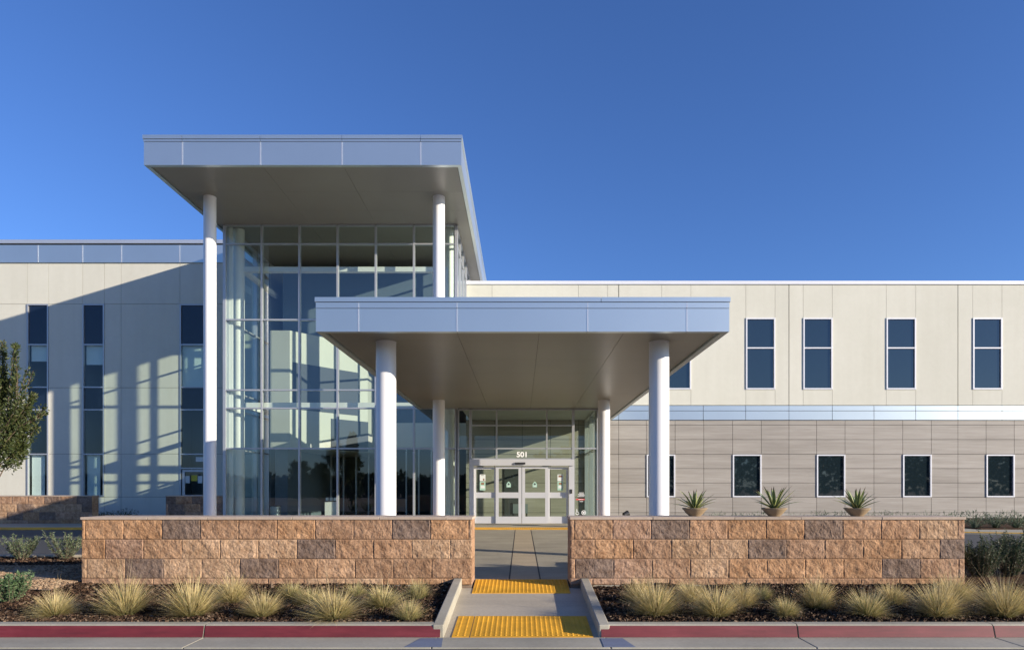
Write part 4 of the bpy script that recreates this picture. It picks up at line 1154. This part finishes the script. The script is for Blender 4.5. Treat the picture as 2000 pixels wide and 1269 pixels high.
def edge_tree():
    Y = 13.0; bx, bz = X(-52, Y), bedz(Y); rnd = random.Random(5)
    def P(px, py, dy=0): return (X(px, Y) - bx, dy, Z(py, Y) - bz)
    tw_ = []
    fork = P(-50, 935)
    # shoots that show in the photograph, then the rest of the round crown
    vis = [((20, 850), (43, 678), .10, 260), ((5, 830), (2, 668), .16, 420), ((-5, 880), (62, 790), .15, 380), ((0, 900), (52, 830), .17, 420), ((10, 860), (30, 800), .2, 420), ((5, 905), (35, 865), .16, 420),
           ((22, 830), (52, 720), .10, 170), ((48, 830), (82, 805), .07, 60), ((30, 840), (66, 770), .12, 240), ((-10, 850), (8, 720), .2, 520), ((5, 880), (20, 830), .18, 420), ((-12, 915), (18, 880), .12, 200), ((0, 800), (14, 740), .14, 260)]
    for a, b, r, n in vis:
        for k in (-1, 0, 1):
            dy = k * .3 * (1 if r > .11 else .12) + rnd.gauss(0, .05)
            r = r if a[1] > 870 else r * .8
            tw_.append((P(*a, dy), P(*b, dy + rnd.gauss(0, .08)), r, int(n * .74)))
    for i in range(64):
        az = rnd.uniform(0, 2 * math.pi); rr = rnd.uniform(.2, .85); h = rnd.uniform(.55, 2.3)
        a = Vector(P(-60, 900)) + Vector((math.cos(az) * rr * .5, math.sin(az) * rr * .5, h * .7)); b = a + Vector((math.cos(az) * rr * .55, math.sin(az) * rr * .55, rnd.uniform(.3, .8)))
        if b.x > X(-16, Y) - bx: continue
        tw_.append((a, b, .2, 130))
    trunk = [((0, 0, -.05), (0.02, 0, .75), .07, .05), ((.02, 0, .75), (0, .03, 2.6), .05, .02)]
    for a, b, r, n in tw_[::4]: trunk.append(((.01, 0, rnd.uniform(.6, 1.5)), tuple(a), .016, .010))
    return tree('street_tree', (bx, Y, bz), tw_, 0, .072, .030, [(.055, .078, .024), (.075, .095, .03), (.038, .058, .018), (.11, .118, .04), (.062, .08, .027)], 'leafy young tree with dense dull green leaves at the left edge of the photo', 'tree', trunk, seed=9)
edge_tree()
# trees on the far side of the road, seen only as reflections in the glass
def far_tree(loc, H, Rr, n, seed, lab, cone=False):
    rnd = random.Random(seed); tws = []
    for i in range(n):
        az = rnd.uniform(0, 2 * math.pi); h = rnd.uniform(.15, 1)
        r = Rr * ((1 - h) ** .8 + .06 if cone else math.sqrt(max(.05, 1 - (2 * h - 1.1) ** 2))) * rnd.uniform(.5, 1)
        a = (0, 0, H * max(.1, h - .12)); b = (math.cos(az) * r, math.sin(az) * r, H * h)
        tws.append((a, b, Rr * .22, 34))
    return tree('street_tree', loc, tws, 0, .42, .22, [(.035, .05, .02), (.05, .065, .028)], lab, 'tree', [((0, 0, 0), (0, 0, H * .8), .16, .05)], 'trees across the road', seed)
def reflected(px, Yobj): return X(px, 2 * YG - Yobj)
far_tree((reflected(688, -20), -20, -.5), 7.6, 1.7, 90, 3, 'slim pointed tree reflected in the tower glass', True)
far_tree((reflected(584, -42), -42, -.5), 5.4, 1.8, 80, 4, 'rounded dark tree reflected low in the tower glass')
far_tree((reflected(625, -55), -55, -.5), 5.6, 1.9, 80, 5, 'broad dark tree reflected left of the pointed one')
m = MB(); rnd = random.Random(8)
for i in range(16000):
    x = rnd.uniform(-110, 110); h = 3.8 + 5.5 * min(1, max(0, (x + 12) / 20)) + 2.2 * noise.noise((x * .09, 1, 1)) + 1.3 * noise.noise((x * .4, 4, 1))
    z = rnd.random() ** .7 * h; c = Vector((x, -82 + rnd.uniform(-3, 3), z - .5))
    leaf_face(m, c, Vector((rnd.gauss(0, 1), rnd.gauss(0, 1), rnd.gauss(0, 1))), 1.2, .9, jit((.045, .055, .025), .3), rnd)
o = m.build('distant_hedge', 'leaf'); tag(o, kind='stuff')

# ------------------------------------------------------------------ light, sky, camera
EL, PHI = 15.15, 65.0
Sdir = Vector((math.sin(R(PHI)) * math.cos(R(EL)), -math.cos(R(PHI)) * math.cos(R(EL)), math.sin(R(EL))))
sl = bpy.data.lights.new('sun', 'SUN'); sl.energy = 5.0; sl.angle = R(.5); sl.color = (1.0, .88, .72)
so = bpy.data.objects.new('sun', sl); COL.objects.link(so); so.rotation_euler = Sdir.to_track_quat('Z', 'Y').to_euler(); so.location = Sdir * 60
w = bpy.data.worlds.new('World'); sc.world = w; w.use_nodes = True
nt = w.node_tree; bg = nt.nodes['Background']
sk = nt.nodes.new('ShaderNodeTexSky'); sk.sky_type = 'NISHITA'; sk.sun_disc = False
sk.sun_elevation = R(EL); sk.sun_rotation = math.atan2(Sdir.x, Sdir.y)
sk.air_density = 1.0; sk.dust_density = .45; sk.ozone_density = 3.0; sk.altitude = 0
tint = nt.nodes.new('ShaderNodeMixRGB'); tint.blend_type = 'MULTIPLY'; tint.inputs['Fac'].default_value = 1; tint.inputs['Color2'].default_value = (.635, .865, 1.36, 1)
nt.links.new(sk.outputs[0], tint.inputs['Color1']); nt.links.new(tint.outputs[0], bg.inputs['Color']); bg.inputs['Strength'].default_value = .088
cam = bpy.data.cameras.new('camera'); co = bpy.data.objects.new('camera', cam); COL.objects.link(co)
cam.lens = 24; cam.sensor_width = 36; cam.sensor_fit = 'HORIZONTAL'; cam.clip_end = 3000; cam.clip_start = .05
cam.shift_x = -(VX - 1000) / 2000; cam.shift_y = (VY - 634.5) / 2000
co.location = (0, 0, CZ); co.rotation_euler = (R(90), 0, 0)
sc.camera = co
sc.view_settings.view_transform = 'Standard'; sc.view_settings.look = 'None'
sc.view_settings.gamma = 1; sc.view_settings.exposure = .68
sc.render.engine = 'CYCLES'
sc.cycles.transparent_max_bounces = 16; sc.cycles.max_bounces = 8
sc.cycles.use_denoising = True
